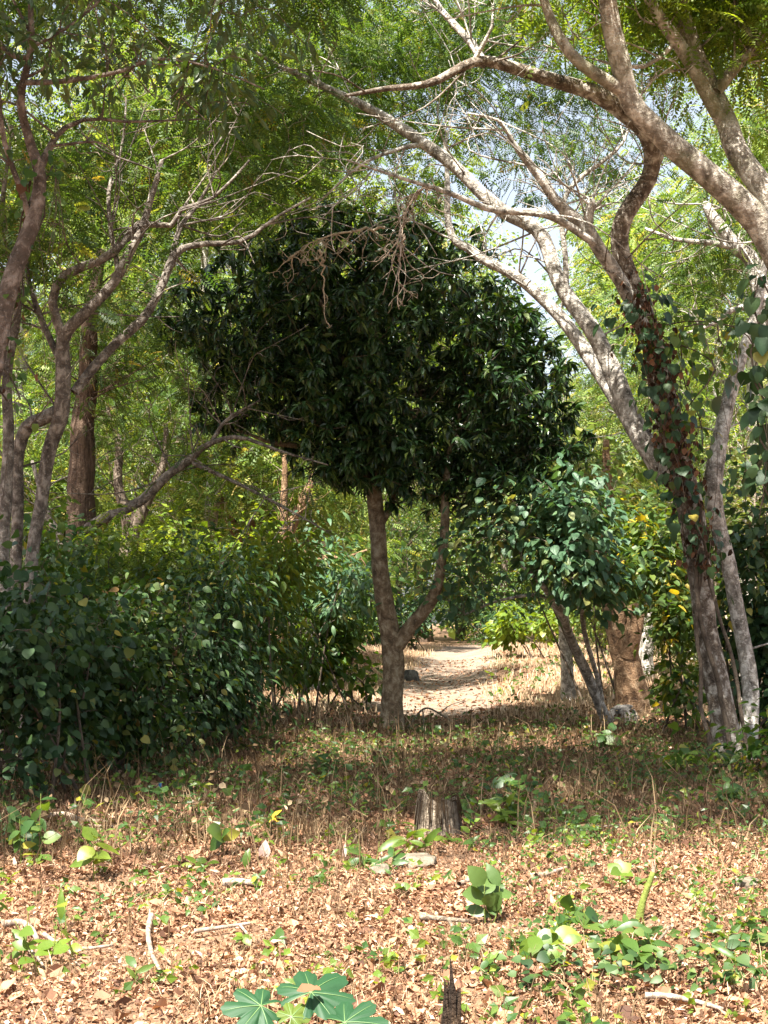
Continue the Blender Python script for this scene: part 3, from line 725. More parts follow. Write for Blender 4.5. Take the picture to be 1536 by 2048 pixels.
# ================================================================== trees further back: four kinds, then copies
def proto(name, label, seed, hgt, bark, leafmat, kind, n_t, n_l, size, spread, crown_w, z0, gap=-.1, twig='twig', lean=.0):
    r2 = np.random.default_rng(seed)
    tr = [(0, 0, -.3, .22), (.1 + lean, .1, hgt * .2, .18), (lean * 2, -.1, hgt * .4, .15), (lean * 2.4 + .2, .1, hgt * .65, .10), (lean * 2.6, 0, hgt * .9, .04)]
    limbs = [tr]
    for k in range(7):
        a = k * 2.4 + seed; h0 = hgt * (.22 + .08 * k); L = crown_w * (.75 - .05 * k)
        f = h0 / hgt
        x0 = np.interp(f, [0, .2, .4, .65, .9], [q[0] for q in tr]); y0 = np.interp(f, [0, .2, .4, .65, .9], [q[1] for q in tr])
        limbs.append([(x0, y0, h0, .085 * (1.1 - f)), (x0 + math.cos(a) * L * .4, y0 + math.sin(a) * L * .4, h0 + L * .4, .06 * (1.1 - f)), (x0 + math.cos(a + .2) * L * .9, y0 + math.sin(a + .2) * L * .9, h0 + L * .65, .02)])
    el = []
    for k in range(8):
        a = k * 2.4 + 1 + seed; rr = crown_w * (.45 + .25 * r2.random())
        z = z0 + (hgt - z0) * (k + .5) / 8
        el.append((np.array([math.cos(a) * rr * .9, math.sin(a) * rr * .9, z]), np.array([crown_w * .5, crown_w * .5, (hgt - z0) * .2])))
    return tree(name, label, (0, 0, 0), limbs, el, bark, leafmat, kind, n_t=n_t, n_l=n_l, size=size, spread=spread, gap=gap, twig=twig, px=False, group='trees of the woodland behind the clearing', bare=5, bare_len=1.6, k_r=.012, r_tip=.009, gfreq=.5, sides=8, rough=.05)


def place(root, px, Y, rz, s, label=None, first=False):
    g = G(px, Y)
    if first:
        root.location = tuple(g); root.rotation_euler = (0, 0, rz); root.scale = (s, s, s)
        if label: root['label'] = label
        return root
    return copy_tree(root, g, rz, s, label)


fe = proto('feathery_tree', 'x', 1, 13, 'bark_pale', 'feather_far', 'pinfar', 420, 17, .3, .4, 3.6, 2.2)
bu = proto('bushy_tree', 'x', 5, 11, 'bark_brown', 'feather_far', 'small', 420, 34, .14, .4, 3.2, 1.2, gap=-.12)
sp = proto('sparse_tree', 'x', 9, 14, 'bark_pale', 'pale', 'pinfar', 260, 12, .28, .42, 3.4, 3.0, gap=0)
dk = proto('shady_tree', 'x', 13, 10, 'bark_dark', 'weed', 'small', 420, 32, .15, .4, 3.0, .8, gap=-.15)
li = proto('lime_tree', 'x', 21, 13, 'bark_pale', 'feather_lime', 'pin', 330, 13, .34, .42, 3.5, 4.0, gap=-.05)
used = set()
for pr, px, Y, rz, s, lab in [
    (fe, 30, 29, 0.3, 1.0, 'bright feathery tree seen between the grey stems at the left edge'),
    (fe, 420, 33, 1.9, 1.05, 'bright feathery tree filling the view above the forked dark trunk'),
    (fe, 600, 56, 3.3, 1.35, 'light green feathery tree directly behind the top of the dark rounded tree'),
    (fe, 1290, 38, 4.4, .9, 'feathery tree behind the arching limbs right of the dark crown'),
    (fe, 1420, 31, 5.2, .85, 'sunny feathery tree behind the vine wrapped trunk at right'),
    (fe, 250, 46, 2.4, 1.4, 'tall light feathery tree far behind the twin stems'),
    (fe, 1500, 27, .9, .95, 'feathery tree behind the thick limbs at the upper right edge'),
    (fe, 1530, 42, .9, 1.15, 'hazy feathery tree far back at the right edge'),
    (li, 630, 34, .4, 1.35, 'yellow green feathery tree glowing at the top centre behind the arching limbs'),
    (li, 350, 40, 2.2, 1.45, 'yellow green feathery tree high behind the left canopy'),
    (bu, 170, 37, 0.2, 1.15, 'leafy tree behind the furrowed brown trunk'),
    (bu, 560, 43, 1.3, 1.25, 'leafy sunlit tree seen left of and above the dark crown'),
    (bu, 850, 84, 2.7, 2.1, 'tall leafy tree rising far behind the dark crown'),
    (bu, 1290, 40, 4.0, .8, 'leafy tree behind the stout brown trunk with the stub'),
    (bu, -60, 42, 5.0, 1.3, 'tall leafy tree beyond the leftmost stem'),
    (sp, 330, 55, 0.6, 1.5, 'thin crowned tree in the far left gap'),
    (sp, 1130, 50, 1.7, .8, 'sparse pale tree against the bright sky gap'),
    (sp, 700, 60, 2.8, 1.6, 'thin tall tree against the sky far behind the dark crown'),
    (sp, 1380, 50, 4.2, 1.2, 'sparse sunlit tree far behind the right hand stems'),
    (dk, 560, 60, 0.9, 1.0, 'shady tree low behind the forked trunk of the dark tree'),
    (dk, 800, 72, 2.0, 1.2, 'dark leafy tree closing the end of the path on its left'),
    (dk, 1010, 78, 3.0, 1.2, 'dark leafy tree closing the end of the path on its right'),
    (dk, 920, 90, 4.0, 1.5, 'dark tree in the distance beyond the bend of the path'),
    (dk, 1200, 56, 5.0, .9, 'shady tree behind the slim trunks right of the path'),
    (dk, 90, 52, 1.2, 1.2, 'shady tree deep in the woods at left')]:
    f = pr.name not in used; used.add(pr.name)
    place(pr, px, Y, rz, s, lab, f)

# the woods beyond: one far mass
n = 52000
A_ = rng.uniform(-1, 1, n); Yw = rng.uniform(78, 120, n)
X_ = A_ * (Yw * .34 + 6)
top = 15 + 5 * np.sin(X_ * .23 + 1) + 3 * np.sin(X_ * .61) + (Yw - 78) * .06
Z_ = rng.random(n) ** .8 * top
keep = np.array([noise.noise(Vector((x * .16, y * .1, z * .2))) > -.12 for x, y, z in zip(X_, Yw, Z_)])
keep &= ~((np.abs(X_ - path_x(Yw)) < 1.3) & (Z_ < 3) & (Yw < 82))
O = np.stack([X_, Yw, Z_ + gz(X_, Yw)], -1)[keep]
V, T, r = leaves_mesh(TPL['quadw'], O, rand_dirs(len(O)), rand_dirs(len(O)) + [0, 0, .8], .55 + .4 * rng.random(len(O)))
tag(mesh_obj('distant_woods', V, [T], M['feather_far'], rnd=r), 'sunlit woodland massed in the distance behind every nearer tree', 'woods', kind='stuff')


# ================================================================== shrubs
def shrub(name, label, px, Y, ells, leafmat, kind, n_t, n_l, size, stems=5, bark='twig_dark', droop=.5, spread=.2, gap=-.06, group=None, shell=.45, up=.9, cat='shrub', shoots=7):
    g = G(px, Y); root = empty(name, g, label, cat, group)
    E = [ell(*e) for e in ells]
    sp, sr = [], []
    for k in range(stems):
        e = E[k % len(E)]
        a = g + np.array([rng.normal() * .3, rng.normal() * .2, -.08]); a[2] = float(gz(a[0], a[1])) - .05
        b = e[0] + rng.standard_normal(3) * e[1] * .45
        mid = a * .5 + b * .5 + np.array([rng.normal() * .15, rng.normal() * .12, .12])
        pts = spline([a, mid, b], 10); rad = np.linspace(.018 + .01 * rng.random(), .006, 10)
        mb = MB(); mb.tube(pts, rad, 6, True); mb.build('stem', M[bark], root, g)
        sp += list(pts[3:]); sr += list(rad[3:])
    tg = sample_ellipsoids(E, n_t, gap, 1.05, shell)
    c = np.mean([e[0] for e in E], 0)
    far = rng.random(len(tg)) < .2
    tg[far] += (tg[far] - c) * rng.uniform(.12, .6, (far.sum(), 1)) + np.array([0, 0, .14])
    tg = tg[tg[:, 2] > gz(tg[:, 0], tg[:, 1]) + .08]
    hi = tg[np.argsort(-tg[:, 2])[:max(6, len(tg) // 6)]]
    for k in range(shoots):
        q = hi[rng.integers(len(hi))]; d = norm(np.array([rng.normal() * .5, rng.normal() * .3, 1.])); L_ = rng.uniform(.25, .75)
        tg = np.vstack([tg] + [(q + d * L_ * f + rng.normal(0, .04, 3))[None] for f in (.35, .7, 1.)])
    mb = MB()
    tips, dirs, mids = grow(sp, sr, tg, mb, r_tip=.003, k_r=.006, arch=.2, sides=4)
    V, T, r = spray(tips, dirs, kind, n_l, spread, size, droop, .8, up=up)
    crown_obj('foliage', mb, V, T, r, M[bark], M[leafmat], root, g).data.polygons.foreach_set('use_smooth', np.ones(len(T) + sum(map(len, mb.Q)), bool))
    return root


shrub('round_leaved_shrub', 'dark shrub with round drooping leaves at the left edge, nearest of the thicket', 40, 13, [(30, 1330, 13, 150, 130, 1), (-80, 1400, 13, 120, 180, 1), (70, 1460, 13, 130, 110, .8), (150, 1310, 13.4, 90, 90, .8)], 'broad', 'fheart', 460, 12, .088, 9, up=.6)
shrub('broad_leaved_shrub', 'tall broad leaved shrub with a few yellow leaves, second from the left edge', 250, 15, [(240, 1300, 15, 120, 100, 1), (270, 1400, 15, 140, 120, 1), (170, 1420, 14.6, 90, 110, .7), (330, 1250, 15.4, 90, 70, .8)], 'broad_mixed', 'fovate', 420, 12, .1, 8, up=.7)
shrub('glossy_shrub', 'glossy long leaved shrub in the middle of the left thicket', 420, 17.5, [(420, 1270, 17.5, 110, 100, 1.1), (380, 1370, 17.3, 120, 90, 1), (490, 1330, 17.8, 90, 100, 1)], 'broad', 'blade', 360, 13, .14, 8, spread=.24)
shrub('spreading_shrub', 'spreading shrub with layered leaves at the right end of the dark thicket', 510, 22.5, [(510, 1235, 22.5, 110, 80, 1.3), (470, 1330, 22, 90, 60, 1.1), (575, 1290, 23.5, 60, 65, 1)], 'weed', 'blade', 260, 13, .18, 7, spread=.26)
shrub('path_side_shrub', 'shrub with hanging leaves beside the path just left of the forked trunk', 690, 27, [(680, 1250, 27, 80, 70, 1.2), (720, 1310, 27, 50, 50, .8), (640, 1320, 26, 50, 45, .8)], 'weed', 'ovate', 190, 12, .17, 6)
shrub('blue_green_shrub', 'bluish green shrub rising over the right end of the thicket', 620, 25, [(610, 1180, 25, 110, 50, 1.2), (700, 1190, 25, 60, 50, 1)], 'blue', 'blade', 130, 12, .2, 5)
shrub('sapling_shrub', 'loose light green sapling above the left thicket beside the twin stems', 130, 17.5, [(120, 1150, 17.5, 80, 70, .8), (60, 1190, 17, 80, 60, .7)], 'weed', 'fovate', 110, 10, .12, 5, gap=-.1)
shrub('sapling_shrub', 'airy yellowish sapling standing over the middle of the left thicket', 470, 20, [(470, 1140, 20, 110, 60, .9), (540, 1150, 20.5, 90, 60, .8)], 'lime', 'fblade', 130, 9, .15, 6, gap=-.05, up=.6)
shrub('sapling_shrub', 'thin leafed sapling above the left thicket in front of the forked dark trunk', 290, 18.5, [(290, 1160, 18.5, 100, 50, .9), (220, 1140, 18.5, 70, 40, .8)], 'feather_lime', 'pin', 70, 7, .24, 5, gap=-.05)
shrub('back_shrub', 'shrub of small leaves filling the gap below the furrowed brown trunk', 190, 19, [(200, 1170, 19, 120, 70, 1), (90, 1200, 18.5, 90, 70, 1)], 'broad', 'small', 170, 16, .12, 6)
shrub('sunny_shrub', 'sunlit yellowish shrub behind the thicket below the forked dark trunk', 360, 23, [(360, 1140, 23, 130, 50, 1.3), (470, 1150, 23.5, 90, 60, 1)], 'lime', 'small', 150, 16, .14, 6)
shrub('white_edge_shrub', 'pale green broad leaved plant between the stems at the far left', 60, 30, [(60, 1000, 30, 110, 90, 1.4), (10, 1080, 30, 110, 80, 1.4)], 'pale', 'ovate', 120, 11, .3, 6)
shrub('edge_shrub', 'dense dark shrub at the right edge behind the vine wrapped trunk', 1530, 18.2, [(1510, 1170, 18.2, 70, 130, .8), (1540, 1330, 18, 70, 130, .8), (1530, 1000, 18.4, 60, 100, .7)], 'broad', 'ovate', 230, 12, .13, 6)
shrub('yellow_leaved_shrub', 'shrub with scattered yellow leaves between the stout brown tree and the vine wrapped trunk', 1365, 20, [(1360, 1250, 20, 55, 90, .8), (1375, 1370, 19.5, 50, 60, .7), (1320, 1130, 20.5, 70, 80, .8)], 'weed_yellow', 'ovate', 190, 11, .13, 6)
shrub('low_shrub', 'low dark leafy shrub at the foot of the vine wrapped tree', 1470, 14.6, [(1370, 1565, 14.6, 60, 18, .4), (1450, 1575, 14.6, 60, 16, .4), (1540, 1560, 14.4, 40, 40, .5)], 'weed', 'ovate', 90, 10, .11, 5)
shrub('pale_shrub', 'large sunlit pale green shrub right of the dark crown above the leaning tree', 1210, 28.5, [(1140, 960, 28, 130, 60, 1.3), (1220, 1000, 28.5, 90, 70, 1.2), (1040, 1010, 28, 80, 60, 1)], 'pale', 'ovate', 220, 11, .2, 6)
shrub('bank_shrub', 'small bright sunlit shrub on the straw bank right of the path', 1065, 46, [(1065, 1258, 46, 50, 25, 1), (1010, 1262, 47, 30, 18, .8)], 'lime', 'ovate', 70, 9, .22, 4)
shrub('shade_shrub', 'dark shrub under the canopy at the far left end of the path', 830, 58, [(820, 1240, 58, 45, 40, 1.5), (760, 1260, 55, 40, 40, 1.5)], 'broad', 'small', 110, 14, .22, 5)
shrub('bend_shrub', 'dark shrub hanging over the bend of the path', 1010, 62, [(1000, 1245, 62, 60, 35, 1.5), (930, 1225, 66, 60, 30, 1.5)], 'broad', 'small', 120, 14, .22, 5)
shrub('tangled_shrub', 'half bare tangle of tan twigs and leaves at the right edge, middle height', 1490, 23, [(1490, 1000, 23, 90, 140, 1.2)], 'pale', 'small', 150, 4, .11, 7, bark='deadtwig')


# ================================================================== ground cover nobody could count
CLEAR = [(*GP(872, 1690)[0][:2], .42), (*GP(872, 1720)[0][:2], .4), (*GP(865, 1668)[0][:2], .3), (*GP(990, 1860)[0][:2], .3), (*GP(1282, 1850)[0][:2], .25), (*GP(902, 2062)[0][:2], .16),
         (*GP(1028, 1665)[0][:2], .3), (*GP(187, 1770)[0][:2], .3), (*GP(140, 1915)[0][:2], .35), (*GP(220, 1912)[0][:2], .25), (*GP(450, 1878)[0][:2], .3), (*GP(308, 1920)[0][:2], .25), (*GP(762, 1770)[0][:2], .2), (*GP(828, 1745)[0][:2], .3)]


def scatter(n, y0, y1, pw=1.0, margin=2.2, clump=None, freq=.8, off=0., nopath=True, x0=-9, x1=9, soft=.25):
    Y = y0 + (y1 - y0) * rng.random(n) ** pw
    X = rng.uniform(-1, 1, n) * (.272 * Y + margin)
    k = (X > x0 * np.maximum(1, Y / 20)) & (X < x1 * np.maximum(1, Y / 20))
    if nopath: k &= ~((np.abs(X - path_x(Y)) < .95 + .5 * rng.random(n)) & (Y > 22.5))
    X, Y = X[k], Y[k]
    if clump is not None:
        for cx_, cy_, cr_ in CLEAR:
            k = (X - cx_) ** 2 + (Y - cy_) ** 2 > cr_ ** 2; X, Y = X[k], Y[k]
        q = np.array([noise.noise(Vector((x * freq + off, y * freq, off))) + .4 * noise.noise(Vector((x * freq * 3, y * freq * 3, off + 5))) for x, y in zip(X, Y)])
        k = q + rng.uniform(-soft, soft, len(q)) > clump
        X, Y = X[k], Y[k]
    return X, Y


def stuff(name, label, V, T, r, mat, cat):
    o = mesh_obj(name, V, [T], mat, rnd=r)
    tag(o, label, cat, kind='stuff'); return o


def cat_(parts):
    Vs, Ts, Rs, n = [], [], [], 0
    for V, T, r in parts:
        Vs.append(V); Ts.append(T + n); Rs.append(r); n += len(V)
    return np.concatenate(Vs), np.concatenate(Ts), np.concatenate(Rs)


# dry leaf litter
def litter(n, y0, y1, pw, size, tilt, kind, clump=None, freq=1.2, off=0.):
    X, Y = scatter(n, y0, y1, pw, clump=clump, freq=freq, off=off, nopath=False)
    m = len(X)
    lift = np.abs(rng.standard_normal(m)) * .012
    O = np.stack([X, Y, gz(X, Y) + .008 + lift], -1)
    D = rand_dirs(m); D[:, 2] *= tilt
    N = np.array([0, 0, 1.]) + rand_dirs(m) * tilt * 1.6
    return leaves_mesh(TPL[kind], O, D, N, size * (.45 + .9 * rng.random(m)))


stuff('leaf_litter', 'reddish tan dry leaves lying all over the clearing floor',
      *cat_([litter(84000, 4.2, 12, .8, .031, .6, 'curl', -.28, 1.4, 7.), litter(6500, 4.2, 12, .8, .075, .7, 'curl', -.1, .9, 17.), litter(17000, 11, 26, .9, .085, .7, 'curl'), litter(16000, 21, 50, 1, .10, .6, 'curlflat')]), M['litter'], 'leaf litter')
stuff('leaf_fragments', 'small crumbled bits of dry leaf and bark covering the soil',
      *cat_([litter(120000, 4.2, 11, .8, .024, .9, 'quad'), litter(50000, 10, 26, .9, .04, .9, 'quad'), litter(90000, 4.2, 12, .8, .06, .6, 'lance', -.2, 1.1, 27.)]), M['chip'], 'leaf litter')


# dry stalks and grass
def stalks(n, y0, y1, pw, h, w, clump, freq, off, lean=.35, nopath=True, margin=2.2, per=1, soft=.25, hv=1.0):
    X, Y = scatter(n, y0, y1, pw, clump=clump, freq=freq, off=off, nopath=nopath, margin=margin, soft=soft)
    X = np.repeat(X, per) + rng.normal(0, .05, len(X) * per) * (per > 1); Y = np.repeat(Y, per) + rng.normal(0, .05, len(Y) * per) * (per > 1)
    m = len(X)
    hh = h * (.35 + hv * rng.random(m) ** 1.6)
    a = rng.uniform(0, 2 * math.pi, m)
    D = np.stack([np.cos(a), np.sin(a), np.zeros(m)], -1)
    L = (D * (np.abs(rng.normal(0, lean, m)) * hh)[:, None])
    b = np.stack([X, Y, gz(X, Y) - .01], -1)
    c = rng.uniform(-.6, .6, m); S = np.stack([np.cos(c), np.sin(c), np.zeros(m)], -1) * (w * (.6 + .8 * rng.random(m)))[:, None]
    up = np.array([0, 0, 1.])
    p1 = b + L * .35 + up * (hh * .55)[:, None]; p2 = b + L + up * (hh * (1 - .25 * rng.random(m)))[:, None]
    V = np.stack([b - S, b + S, p1 - S * .8, p1 + S * .8, p2], 1).reshape(-1, 3)
    T = (np.arange(m)[:, None, None] * 5 + np.array([[0, 1, 3], [0, 3, 2], [2, 3, 4]])[None]).reshape(-1, 3)
    return V, T, np.repeat(rng.random(m), 5)


def raised(n):
    """withered leaves still hanging on the dead stalks"""
    X, Y = scatter(n, 10, 26, .9, clump=-.1, freq=.9, off=2)
    m = len(X); O = np.stack([X, Y, gz(X, Y) + .04 + .24 * rng.random(m) ** 1.5], -1); D = rand_dirs(m); D[:, 2] -= .4
    return leaves_mesh(TPL['curl'], O, D, rand_dirs(m) + [0, -.4, .4], .05 * (.5 + rng.random(m)))


stuff('dry_stalks', 'brown dead stalks and dry grass standing across the middle of the clearing',
      *cat_([stalks(24000, 10.2, 27, .95, .18, .0032, -.1, .9, 2, per=4, lean=.55), stalks(9000, 5, 11, .9, .14, .002, .0, 1.3, 6, lean=.6, per=3), stalks(3200, 9, 24, 1, .48, .004, -.2, .7, 9, lean=.5),
             stalks(14000, 10.0, 22, 1, .15, .006, -.05, 1.1, 12, lean=1.0, per=2), raised(14000)]), M['straw'], 'dry grass')
stuff('straw_grass', 'pale dry straw grass on the sunlit banks beside the path',
      *cat_([stalks(30000, 24, 70, 1, .2, .011, -.15, .3, 4, per=3, margin=4), stalks(2500, 20, 30, 1, .3, .006, .0, .6, 8, per=3), stalks(3000, 4.5, 10, 1, .09, .002, .0, 1.2, 21, lean=1.2, per=3)]), M['strawpale'], 'dry grass')


# low green weeds: tufts of small leaves
def weeds(n, y0, y1, pw, size, h, clump, freq, off, per=7, kind='small', **k):
    X, Y = scatter(n, y0, y1, pw, clump=clump, freq=freq, off=off, **k)
    hs = h * (.3 + rng.random(len(X)))
    X = np.repeat(X, per); Y = np.repeat(Y, per); hs = np.repeat(hs, per); m = len(X)
    a = rng.uniform(0, 2 * math.pi, m); rr = rng.random(m) * .6
    O = np.stack([X + np.cos(a) * rr * hs * .5, Y + np.sin(a) * rr * hs * .5, gz(X, Y) + hs * rng.random(m) ** .7], -1)
    D = np.stack([np.cos(a), np.sin(a), rng.uniform(-.7, .9, m)], -1)
    return leaves_mesh(TPL[kind], O, D, np.array([0, -.5, .8]) + rand_dirs(m) * .9, size * (.5 + .8 * rng.random(m)))


stuff('weeds', 'low green weeds sprouting in patches between the dry leaves and stalks',
      *cat_([weeds(1500, 10.2, 25, 1, .085, .26, .05, .8, 31), weeds(1300, 6, 11, .9, .055, .10, .12, 1.1, 41, 6), weeds(2600, 7.0, 11, 1, .03, .2, -.02, 1.0, 51, 9, x0=.6),
             weeds(800, 4.6, 7.6, 1, .07, .12, -.1, 1.3, 61, 6, x0=.35), weeds(900, 24, 45, 1, .12, .26, .1, .5, 71), weeds(2600, 10.2, 22, 1, .09, .22, -.1, 1, 81, 8, 'lance')]), M['weed'], 'weeds')
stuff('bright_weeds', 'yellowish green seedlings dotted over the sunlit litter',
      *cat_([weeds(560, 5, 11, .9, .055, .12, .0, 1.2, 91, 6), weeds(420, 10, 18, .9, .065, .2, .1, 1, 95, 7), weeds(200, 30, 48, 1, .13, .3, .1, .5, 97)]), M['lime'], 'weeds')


# ================================================================== seedlings and small plants one can point to
def plant(name, label, px, py, h, leafmat, kind, n, size, style='alternate', stems=1, spread=.1, droop=.3, group=None, bark='greenstem', lean=(0, 0), up=1.0):
    """h, size in photo pixels at the foot"""
    g, Y = GP(px, py); s = Y / F
    h = h * s * 1.2; size = size * s * 1.12; spread = spread * 1.0
    root = empty(name, g, label, 'plant', group)
    Os, Ds = [], []
    for k in range(stems):
        a = g + np.array([rng.normal() * .02 * stems, rng.normal() * .02 * stems, -.03])
        hk = h * (1 if k == 0 else .55 + .45 * rng.random())
        tip = a + np.array([lean[0] * h + rng.normal() * .10 * h * (stems > 1) * 2, lean[1] * h + rng.normal() * .06 * h * (stems > 1), hk + .03])
        pts = spline([a, a * .5 + tip * .5 + rng.standard_normal(3) * .04 * h, tip], 8)
        mb = MB(); mb.tube(pts, np.linspace(.0028 + .006 * h, .0016, 8), 5, True); mb.build('stem', M[bark], root, g)
        m = max(2, n // stems)
        if style == 'whorl': tt = 1 - rng.random(m) * .10
        elif style == 'bushy': tt = .25 + .75 * rng.random(m)
        elif style == 'single': tt = np.ones(m) * .98
        else: tt = np.linspace(.35, 1, m)
        q = np.stack([np.interp(tt, np.linspace(0, 1, 8), pts[:, c]) for c in range(3)], -1)
        ang = np.arange(m) * 2.4 + rng.random() * 6
        d = np.stack([np.cos(ang), np.sin(ang), np.full(m, .35 - droop) + rng.normal(0, .5, m)], -1)
        if style == 'single': d = np.stack([rng.normal(0, .15, m), rng.normal(0, .1, m), np.ones(m)], -1)
        if style == 'upright': d[:, 2] += .9
        Os.append(q); Ds.append(d)
    O = np.concatenate(Os); D = np.concatenate(Ds); m = len(O)
    N = np.tile(np.array([0, -.75, up]), (m, 1)) + rand_dirs(m) * .55
    if style in ('single', 'upright'): N = N + np.array([0, -1.4, 0])
    V, T, r = leaves_mesh(TPL['f' + kind if 'f' + kind in TPL else kind], O, D, N, size * (.7 + .5 * rng.random(m)))
    mesh_obj('foliage', V, [T], M[leafmat], root, g, True, r)
    return root


PL = [
    ('seedling', 'light green upright seedling at the left edge of the sunlit litter', 187, 1762, 72, 'lime', 'ovate', 8, 42, 'alternate', 1),
    ('seedling', 'seedling with a flat whorl of round leaves in the shade edge left of centre', 447, 1718, 40, 'weed', 'heart', 5, 34, 'whorl', 1),
    ('seedling', 'low plant with one broad glowing upright leaf left of centre', 487, 1752, 14, 'lime', 'blade', 2, 38, 'single', 1),
    ('leafy_plant', 'dark glossy bushy plant between the pale dry leaf and the flat stones', 732, 1738, 48, 'weed', 'blade', 26, 40, 'bushy', 4),
    ('seedling', 'tall bright sprout with narrow leaves right of the grey stump', 1028, 1655, 48, 'lime', 'blade', 16, 36, 'alternate', 2),
    ('leafy_plant', 'yellow green leafy plant in front of the grey stump', 850, 1712, 50, 'lime', 'blade', 20, 36, 'bushy', 4),
    ('leafy_plant', 'small leafy plant touching the right side of the grey stump', 925, 1690, 26, 'lime', 'ovate', 12, 22, 'bushy', 3),
    ('large_leaved_plant', 'plant with large upright oval leaves standing alone in the litter right of centre', 990, 1850, 70, 'oval', 'ovate', 18, 42, 'upright', 4),
    ('leafy_plant', 'bright yellow green plant with drooping leaves on thin bare stems', 1082, 1930, 50, 'lime', 'ovate', 16, 44, 'whorl', 3),
    ('leafy_plant', 'dark green whorled plant beside the leaning green stalk', 1258, 1935, 86, 'weed', 'blade', 34, 50, 'bushy', 4),
    ('leafy_plant', 'glossy light green plant left of the dark whorled plant', 1190, 1890, 60, 'weed', 'ovate', 16, 40, 'bushy', 4),
    ('leafy_plant', 'dark bushy plant near the right edge of the sunlit litter', 1452, 1912, 48, 'broad', 'ovate', 24, 40, 'bushy', 5),
    ('seedling', 'thin stem carrying a single tall pointed leaf at the left', 131, 1882, 36, 'lime', 'blade', 2, 52, 'single', 1),
    ('seedling', 'seedling with two round sunlit leaves left of the green stalk', 1224, 1790, 42, 'lime', 'heart', 5, 26, 'whorl', 1),
    ('seedling', 'sunlit yellow green seedling at the right near the flat stone', 1415, 1810, 30, 'lime', 'ovate', 9, 26, 'bushy', 2),
    ('leafy_plant', 'dark leafy weed in the shaded stalks right of centre', 1066, 1600, 40, 'weed', 'ovate', 26, 30, 'bushy', 4),
    ('leafy_plant', 'cluster of bright leaves at the foot of the vine wrapped tree', 1400, 1540, 36, 'lime', 'blade', 26, 34, 'bushy', 6),
    ('seedling', 'pale glowing seedling between the leaning tree and the vine wrapped tree', 1293, 1490, 24, 'lime', 'ovate', 7, 20, 'bushy', 2),
    ('leafy_plant', 'dark leafy weeds at the left edge just inside the shade', 22, 1720, 110, 'weed', 'ovate', 60, 30, 'bushy', 8),
    ('leafy_plant', 'bright leafy clump at the left edge of the sunlit litter', 20, 1945, 130, 'lime', 'ovate', 46, 34, 'bushy', 8),
    ('seedling', 'small green sprig with red tinted tip in the centre of the litter', 745, 1850, 22, 'lime', 'small', 8, 20, 'bushy', 2),
    ('seedling', 'tiny seedling by the lying branch left of centre', 490, 1900, 22, 'lime', 'ovate', 6, 20, 'whorl', 1),
    ('seedling', 'dark seedling with folded leaves low at the left centre', 268, 1975, 34, 'weed', 'blade', 5, 34, 'upright', 1),
    ('seedling', 'seedling sprouting left of the charred stump', 550, 1900, 20, 'weed', 'ovate', 6, 20, 'whorl', 1),
    ('seedling', 'seedling between the charred stump and the drooping yellow green plant', 985, 1945, 30, 'weed', 'ovate', 8, 26, 'bushy', 2),
    ('leafy_plant', 'lime green weed in the dry stalks in front of the leaning tree', 1215, 1500, 30, 'weed', 'ovate', 20, 26, 'bushy', 4),
    ('leafy_plant', 'leafy weed in the stalks right of the forked trunk', 870, 1482, 24, 'weed', 'ovate', 22, 20, 'bushy', 5),
    ('leafy_plant', 'leafy weed in the shade between the blue tube and the grey stump', 640, 1555, 34, 'weed', 'ovate', 22, 24, 'bushy', 4),
    ('seedling', 'yellow leaved seedling in the shaded stalks left of centre', 540, 1660, 22, 'yellow', 'ovate', 4, 22, 'whorl', 1),
    ('seedling', 'bright seedling standing in the stalks below the leaning tree', 1110, 1640, 26, 'lime', 'blade', 10, 24, 'bushy', 2),
    ('leafy_plant', 'wide low leafy plant at the far right of the shaded stalks', 1500, 1610, 36, 'weed', 'ovate', 26, 30, 'bushy', 5),
    ('seedling', 'leaning seedling with long leaves at the lower right edge', 1500, 1980, 60, 'weed', 'blade', 10, 50, 'alternate', 2),
    ('seedling', 'narrow leaved sprout left of the tall bright sprout', 945, 1705, 30, 'weed', 'blade', 10, 24, 'bushy', 2),
    ('seedling', 'round leaved seedling low in the litter below the flat stones', 800, 1800, 22, 'lime', 'heart', 4, 22, 'whorl', 1),
    ('seedling', 'sunlit low seedling at the shade edge by the left sapling', 300, 1748, 20, 'lime', 'ovate', 8, 22, 'bushy', 3),
    ('seedling', 'sunlit leafy tuft at the shade edge left of the glowing leaf', 400, 1742, 24, 'lime', 'ovate', 12, 22, 'bushy', 4),
]
for q in PL: plant(*q)


# creeping round leaved vine, lower right
g, Y0 = GP(1230, 1985)
root = empty('creeping_vine', g, 'creeping vine with broad round leaves spread over the ground at the lower right', 'vine')
mb = MB(); Os = []
for k in range(9):
    a, _ = GP(1040 + 45 * k, 1960 + rng.uniform(-25, 40)); b, _ = GP(1090 + 50 * k, 2000 + rng.uniform(-50, 40))
    pts = spline([a, a * .6 + b * .4 + rng.normal(0, .08, 3), b], 10); pts[:, 2] = gz(pts[:, 0], pts[:, 1]) + .02
    mb.tube(pts, .003, 4); Os.append(pts + np.array([0, 0, 1.]) * rng.uniform(.03, .13, (10, 1)) + rng.normal(0, .03, (10, 3)))
mb.build('stem', M['greenstem'], root, g)
O = np.concatenate(Os); O = np.concatenate([O, O + rng.normal(0, .05, O.shape)]); O[:, 2] = np.maximum(O[:, 2], gz(O[:, 0], O[:, 1]) + .02)
D = rand_dirs(len(O)); D[:, 2] = D[:, 2] * .3 - .1
V, T, r = leaves_mesh(TPL['fheart'], O, D, np.array([0, -.5, 1.]) + rand_dirs(len(O)) * .5, .022 + .036 * rng.random(len(O)))
mesh_obj('foliage', V, [T], M['broad_mixed'], root, g, True, r)


